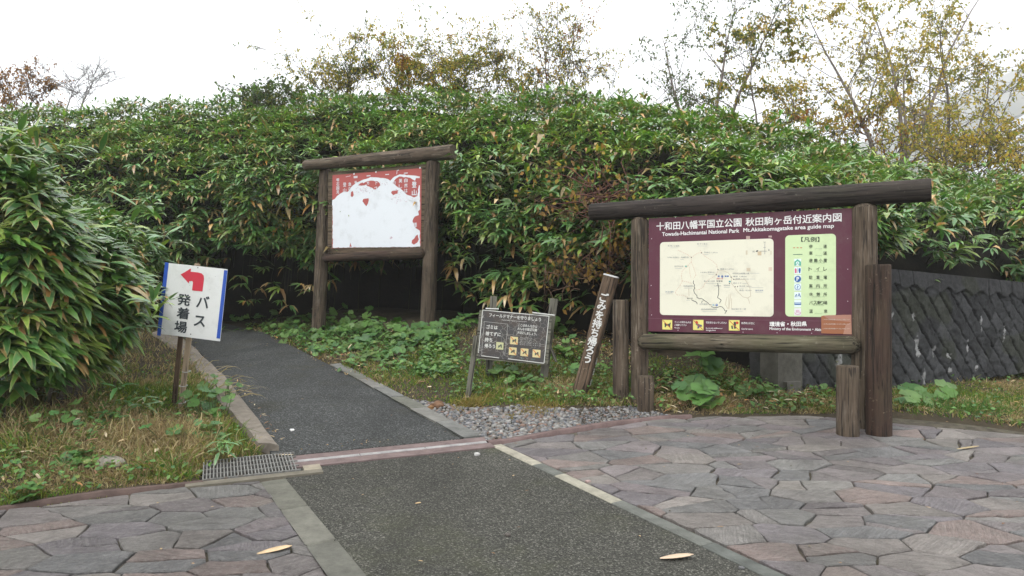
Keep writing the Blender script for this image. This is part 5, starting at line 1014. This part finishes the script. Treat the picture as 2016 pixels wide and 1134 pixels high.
# butterbur: round leaves on stalks
def roundleaf(P, Nn, r, C, k=17):
    n = len(P); Nn = nrm(Nn); A = nrm(np.cross(Nn, rnd3(n))); Bv = np.cross(Nn, A); V = np.empty((n, k+1, 3)); V[:, 0] = P-Nn*(r*.12)[:, None]
    for i in range(k):
        th_ = .25+i*(6.283-.5)/(k-1); q = r*(1+.07*(-1)**i+.10*math.sin(i*.9))*(.9+.2*abs(math.cos(th_*.5+1.57))); V[:, i+1] = P+(A*math.cos(th_)+Bv*math.sin(th_))*q[:, None]+Nn*(r*(.08*math.sin(i*1.9)+rng.normal(0, .05, n)))[:, None]
    b_ = (np.arange(n)*(k+1))[:, None]; i = np.arange(k-1); F3 = np.stack([np.broadcast_to(b_, (n, k-1)), b_+1+i, b_+2+i], -1).reshape(-1, 3)
    Cc = np.repeat(C[:, None], k+1, 1); Cc[:, 0] *= 1.15; return V.reshape(-1, 3), F3, Cc.reshape(-1, 3)
HERB = .95*np.array([(.075, .17, .035), (.09, .19, .04), (.06, .145, .04), (.11, .20, .05), (.085, .155, .03)])
def herb_mesh(c, n, rad, r, hgt):
    P = np.column_stack([rng.normal(0, rad, n), rng.normal(0, rad*.7, n), np.zeros(n)])+c; g_ = H(P[:, 0], P[:, 1]); Q = P.copy(); Q[:, 2] = g_+hgt*(.35+.8*rng.random(n)); P[:, 2] = g_-.01
    Nn = nrm(V3(0, -.35, 1)+rnd3(n)*.45+(Q-c)*[.8, .8, 0]); V, F3, C = roundleaf(Q, Nn, r*(.55+.65*rng.random(n)), pick(HERB, n, .2)); st = tubes(np.column_stack([P*.5+c*[.5, .5, 0]+np.column_stack([0*g_, 0*g_, P[:, 2]*.5]), Q, np.full(n, .004), np.full(n, .003)]), 4)
    return (V, F3, C), st
def herb(px, py, n, rad, r, hgt, label, group):
    c = ground_at(px, py)[0]; (V, F3, C), st = herb_mesh(c, n, rad, r, hgt); t = thing('butterbur_plant', c, label, 'plant', group)
    mk('leaves', V, F3, M['herb'], t, colr=C, edge=np.zeros(len(V)), smooth_=True); mk('stalks', st[0], st[1], M['twig'], t, colr=(.10, .13, .05)); return t
gh = 'round-leaved butterbur plants along the uphill path'; gl = 'round-leaved butterbur plant on the grassy bank along the uphill path'
for (px, py, n, rad, r, hg) in ((470, 632, 10, .25, .10, .16), (520, 628, 14, .35, .12, .20), (560, 618, 12, .3, .14, .28), (600, 640, 14, .35, .13, .22), (590, 665, 10, .25, .10, .14), (640, 668, 14, .3, .11, .16), (680, 662, 12, .3, .12, .18), (720, 650, 10, .25, .13, .2), (745, 660, 14, .3, .14, .26), (790, 668, 16, .3, .13, .22), (820, 680, 14, .25, .12, .2), (860, 672, 10, .2, .10, .16), (700, 690, 12, .25, .10, .14), (650, 690, 10, .22, .09, .12), (760, 700, 12, .22, .09, .12), (720, 715, 9, .2, .08, .1), (800, 705, 9, .2, .08, .1), (640, 655, 8, .2, .11, .2), (540, 650, 10, .25, .09, .12), (690, 640, 8, .2, .13, .28), (880, 655, 6, .15, .12, .25), (910, 650, 6, .12, .12, .25)):
    herb(px, py, int(n*1.9), rad*1.15, r*.64, hg*.8, gl, gh)
g2 = 'leafy plants around the signs'
for (px, py, n, rad, r, hg, lb) in ((1380, 803, 9, .14, .10, .18, 'pale butterbur plant at the paving edge before the map board'), (1395, 745, 4, .08, .16, .30, 'big single butterbur leaf under the bottom rail of the map'), (1360, 775, 7, .14, .08, .12, 'butterbur seedling left below the map panel'), (1480, 775, 8, .14, .07, .1, 'small leafy plant under the middle of the map rail'), (1285, 690, 4, .08, .1, .2, 'dark leaf cluster beside the left map post'), (1850, 790, 10, .18, .09, .13, 'butterbur plant in the grass right of the thick post'), (1805, 800, 8, .14, .09, .1, 'low butterbur leaves touching the thick tall post'), (1655, 775, 4, .07, .07, .13, 'leaf pair behind the short scratched post'), (990, 745, 16, .12, .045, .12, 'small-leaved plant beneath the manners board'), (1030, 760, 12, .1, .045, .09, 'tiny-leaved plant right below the manners board'), (1110, 700, 12, .12, .06, .16, 'leafy sprig between manners board and leaning post'), (1075, 765, 10, .16, .04, .06, 'creeping small leaves before the leaning post'), (1210, 790, 8, .07, .06, .09, 'rosette plant at the foot of the slim dark post'), (1160, 740, 8, .1, .06, .12, 'leafy weed hugging the base of the leaning post'), (1095, 660, 10, .12, .07, .2, 'bushy weed behind the upper right of the manners board')):
    herb(px, py, n, rad, r, hg, lb, g2)
g3 = 'leafy weeds on the left verge'
for (px, py, n, rad, r, hg, lb) in ((425, 830, 16, .14, .05, .22, 'bright weed by the concrete path edge'), (375, 870, 18, .16, .045, .14, 'small-leaved weed in the middle of the left verge'), (130, 915, 6, .09, .07, .06, 'round leaf weed low in the straw at left'), (35, 995, 4, .06, .06, .1, 'pale weed in the paving corner at the far left'), (445, 790, 12, .08, .035, .22, 'upright weed beside the wooden sign stake'), (110, 865, 14, .16, .04, .2, 'weed half hidden under the near bamboo'), (400, 815, 12, .12, .045, .2, 'weed just right of the sign stake')):
    herb(px, py, n, rad, r, hg, lb, g3)
# small bamboo sprigs in the verge
for (px, py, lb, k) in ((432, 912, 'small green bamboo sprig beside the steel grating', 4), (90, 800, 'low bamboo sprig in the shade at the left', 4), (270, 820, 'thin bamboo sprig below the near bush', 3), (215, 830, 'low bamboo sprig among straw under the bush', 3)):
    c = ground_at(px, py)[0]; P = c+V3(0, 0, .14)+rng.normal(0, .06, (k, 3)); q = fans(P, np.tile(V3(0, -.6, .6), (k, 1)), .17, 6, .03, MID, .4, .2); t = thing('bamboo_sprig', c, lb, 'plant', 'bamboo sprigs on the verge'); lmk('leaves', q, M['bamboo'], t)
    st = tubes(np.column_stack([np.tile(c, (k, 1)), P, np.full(k, .004), np.full(k, .003)]), 4); mk('stems', st[0], st[1], M['twig'], t, colr=(.12, .12, .05))
# fallen dry leaves and sheaths
ps = []
for poly, n, L in ((lv, 110, .10), (rbk, 260, .085), ([(1280, 740), (1640, 745), (1640, 815), (1300, 812)], 220, .11), ([(480, 650), (700, 700), (800, 780), (640, 715)], 70, .10), ([(1060, 640), (1240, 650), (1240, 720), (1100, 700)], 200, .10), ([(545, 672), (640, 716), (700, 748), (690, 752), (630, 722), (540, 680)], 60, .05), ([(455, 748), (520, 836), (545, 885), (560, 885), (530, 836), (470, 745)], 60, .05), ([(590, 890), (900, 860), (905, 866), (600, 898)], 22, .03)):
    P = place(poly, n)+V3(0, 0, .02); k = len(P); P = P+V3(0, 0, .05)*rng.random((k, 1)); a = rng.random(k)*6.283; D = np.column_stack([np.cos(a), np.sin(a), rng.normal(.05, .3, k)])
    ps.append(leaves(P, D, nrm(V3(0, 0, 1)+rnd3(k)*.5), L*(.5+.8*rng.random(k)), L*.22*(.7+.6*rng.random(k)), .15*np.ones(k), pick(np.array([(.50, .38, .22), (.42, .28, .13), (.56, .47, .32), (.33, .17, .07), (.24, .13, .08)]), k), MID, .35))
for poly, n, L in ((right_poly, 70, .035), (lower_poly, 40, .028), (left_poly, 25, .035), (upper_poly, 45, .03)):
    lo_, hi_ = poly.min(0), poly.max(0); q = lo_+(hi_-lo_)*rng.random((n*4, 2)); q = q[inside(q, poly) & (q[:, 1] > 2.8)][:n]; P = zpl(q, .016); k = len(P); a = rng.random(k)*6.283
    ps.append(leaves(P, np.column_stack([np.cos(a), np.sin(a), .06+0*a]), np.tile(V3(0, 0, 1), (k, 1)), L*(.4+.9*rng.random(k)), L*.3*(.6+.8*rng.random(k)), .05*np.ones(k), pick(np.array([(.42, .30, .17), (.30, .19, .10), (.16, .09, .05), (.12, .10, .07)]), k), MID, .4))
tag(lmk('leaf_litter', join(ps), M['dry']), kind='stuff')
def fallen(px, py, ang, L, wd, c, label, curl=.16, z=.012):
    p = gp(px, py)+V3(0, 0, z); D = V3(math.cos(ang), math.sin(ang), SL*math.sin(ang)+.03)
    q = leaves((p-D*L/2)[None], D[None], V3(0, 0, 1)[None], L, wd, -.04, np.array([c]), ((0, .2), (.12, .5), (.35, .9), (.6, 1.), (.85, .7), (1, .1)), curl)
    ob = lmk('fallen_leaf', q, M['dry'], org=p); m_ = ob.modifiers.new('thickness', 'SOLIDIFY'); m_.thickness = .002; return tag(ob, label, 'leaf', 'dry fallen leaves on the paving')
fallen(1332, 1101, .12, .17, .05, (.62, .47, .34), 'long pale dry leaf lying on the asphalt at the bottom right')
fallen(540, 1088, .45, .17, .06, (.60, .44, .27), 'tan dry leaf lying on a flagstone at the bottom left')
fallen(553, 899, -.25, .2, .03, (.55, .46, .32), 'pale dry sheath at the corner of the steel grating')
fallen(1905, 885, .2, .2, .04, (.45, .36, .22), 'crumpled straw-coloured leaf on the paving at the right edge'); fallen(823, 994, .3, .035, .02, (.5, .36, .2), 'tiny tan leaf scrap in the middle of the lower path')
fallen(1333, 812, 2.2, .11, .03, (.62, .55, .42), 'pale leaf at the gravel corner before the map board')
# ------------------------------------------------------------------ gravel
ico_v = []; ph = (1+5**.5)/2
for a in (-1, 1):
    for c in (-ph, ph): ico_v += [(0, a, c), (a, c, 0), (c, 0, a)]
ico_v = nrm(np.array(ico_v))
ico_f = [(i, j, k) for i in range(12) for j in range(i+1, 12) for k in range(j+1, 12) if max(np.linalg.norm(ico_v[i]-ico_v[j]), np.linalg.norm(ico_v[j]-ico_v[k]), np.linalg.norm(ico_v[i]-ico_v[k])) < 1.1]
ico_f = np.array([f if np.dot(np.cross(ico_v[f[1]]-ico_v[f[0]], ico_v[f[2]]-ico_v[f[0]]), ico_v[f[0]]) > 0 else (f[0], f[2], f[1]) for f in ico_f])
STN = .78*np.array([(.17, .17, .165), (.24, .235, .22), (.12, .12, .125), (.30, .29, .27), (.20, .175, .15), (.15, .155, .165), (.22, .15, .12), (.26, .25, .25)])
def stones(P, r, C):
    n = len(P); S = r[:, None, None]*(.7+.6*rng.random((n, 1, 3)))*[1, 1, .68]; V = ico_v[None]*(1+rng.normal(0, .13, (n, 12, 1)))*S; a = rng.random(n)*6.283; ca, sa = np.cos(a)[:, None], np.sin(a)[:, None]
    V = np.stack([V[..., 0]*ca-V[..., 1]*sa, V[..., 0]*sa+V[..., 1]*ca, V[..., 2]], -1)+P[:, None]
    return V.reshape(-1, 3), (ico_f[None]+(np.arange(n)*12)[:, None, None]).reshape(-1, 3), np.repeat(C, 12, 0)
gpx = [(905, 862), (860, 830), (796, 788), (870, 795), (930, 806), (1020, 800), (1120, 806), (1240, 800), (1330, 820), (1200, 836), (1100, 851), (1010, 871), (965, 874)]
P = place(gpx, 5200); n = len(P); r = .006+.016*rng.random(n)**1.8; big_ = P[:, 0] < .6; r = np.where(big_, r*1.25, r*.85); P[:, 2] += r*.3
v, q, c = stones(P, r, pick(STN, n)); tag(mk('gravel', v, q, M['pebble'], colr=c, smooth_=False), kind='stuff')
def rock(px, py, r, c, label, nm='stone', cat='stone', z=.4):
    p = ground_at(px, py)[0] if nm == 'stone' else gp(px, py); from_ = bpy.data.meshes.new(nm); import bmesh as bmm
    bm = bmm.new(); bmm.ops.create_icosphere(bm, subdivisions=3, radius=1)
    for v_ in bm.verts: k = 1+.22*float(NZ.f(v_.co.x*1.4+px, v_.co.y*1.4, v_.co.z*1.4, 3)); v_.co = Vector((v_.co.x*r*1.25*k, v_.co.y*r*k, v_.co.z*r*.72*k))
    V = np.array([v_.co[:] for v_ in bm.verts])+p+V3(0, 0, r*z); Fc = [[v_.index for v_ in f.verts] for f in bm.faces]; bm.free(); bpy.data.meshes.remove(from_)
    return tag(mk(nm, V, Fc, M['pebble'], colr=c, org=p, smooth_=True), label, cat)
rock(862, 802, .055, (.15, .085, .05), 'larger brown rounded stone at the back of the gravel'); rock(848, 806, .035, (.20, .11, .05), 'small orange-brown stone touching the larger brown one'); rock(811, 793, .03, (.40, .38, .35), 'pale stone at the upper corner of the gravel')
rock(218, 915, .075, (.24, .22, .18), 'pale rough stone lying in the straw of the left verge', z=.1); rock(575, 848, .016, (.7, .69, .66), 'single white pebble on the uphill path', 'pebble', 'pebble'); rock(939, 896, .018, (.45, .44, .42), 'grey pebble below the drain strip', 'pebble', 'pebble')
rock(1000, 1055, .014, (.09, .08, .07), 'dark pebble in the middle of the lower path', 'pebble', 'pebble'); rock(1158, 950, .016, (.30, .22, .2), 'reddish pebble beside the right kerb', 'pebble', 'pebble'); rock(1460, 1120, .012, (.12, .12, .12), 'dark pebble on the right kerb at the bottom', 'pebble', 'pebble')
# moss and small weeds creeping in joints
ps = [turf([(0, 985), (330, 948), (395, 938), (400, 953), (330, 966), (0, 1014)], 1300, .12, .4, .006, 1.2, .8), turf([(375, 912), (440, 905), (470, 925), (440, 945), (392, 948)], 600, .15, .5, .006, 1.3, .8), turf([(535, 878), (560, 884), (575, 900), (540, 900)], 120, .09, .6, .006, 1.2, .8)]
for poly, n in (([(1640, 838), (1760, 830), (1765, 850), (1650, 850)], 300), ([(905, 858), (930, 858), (935, 866), (905, 866)], 160), ([(1880, 870), (2016, 865), (2016, 895), (1900, 890)], 350), ([(930, 880), (965, 880), (960, 888), (935, 887)], 60), ([(1440, 822), (1600, 822), (1620, 835), (1450, 832)], 350), ([(1140, 872), (1260, 866), (1260, 876), (1150, 880)], 0), ([(100, 985), (330, 955), (330, 962), (100, 994)], 350), ([(540, 880), (575, 896), (560, 903), (530, 895)], 150), ([(560, 680), (650, 716), (760, 776), (740, 770), (640, 712)], 1500), ([(470, 645), (560, 670), (650, 714), (640, 720), (540, 680)], 700), ([(760, 776), (912, 858), (900, 862), (800, 806)], 500), ([(440, 760), (540, 885), (556, 890), (475, 770)], 600)):
    if n: ps.append(turf(poly, n, .045, .75, .006, 1.2, .6))
tag(lmk('moss_fringe', join(ps), M['blade']), kind='stuff')
# ------------------------------------------------------------------ misty mountainside
hx, hy = np.meshgrid(np.linspace(-60, 190, 60)*4.4, np.linspace(95, 215, 40)*4.4); hx, hy = hx/4.4, hy/4.4; hzv = 2+.42*np.maximum(hx-12-.16*hy, 0)*smooth((hx-5)/45)+.12*np.maximum(hy-60, 0)*smooth((hx-10)/60)+3*NZ.f(hx*.05, hy*.05, 0, 4)*smooth((hx)/30)
hzv = np.minimum(hzv, 64)*4.4; hx, hy = hx*4.4, hy*4.4
tag(mk('mountain_slope', np.column_stack([hx.ravel(), hy.ravel(), hzv.ravel()]), gridf(40, 60), M['hill'], smooth_=True), kind='structure')
# haze
HZD = .0012
hb = MB(); box(hb, (-1000, -1000, -42), (2000, 0, 0), (0, 2000, 0), (0, 0, 340)); mh = newmat('haze_air'); g = G(mh); vp = g.n('ShaderNodeVolumePrincipled'); vp.inputs['Color'].default_value = (.97, .98, 1, 1); vp.inputs['Density'].default_value = HZD; vp.inputs['Anisotropy'].default_value = .2; g.l(vp.outputs[0], g.out.inputs['Volume'])
tag(hb.build('haze', mh), kind='stuff')
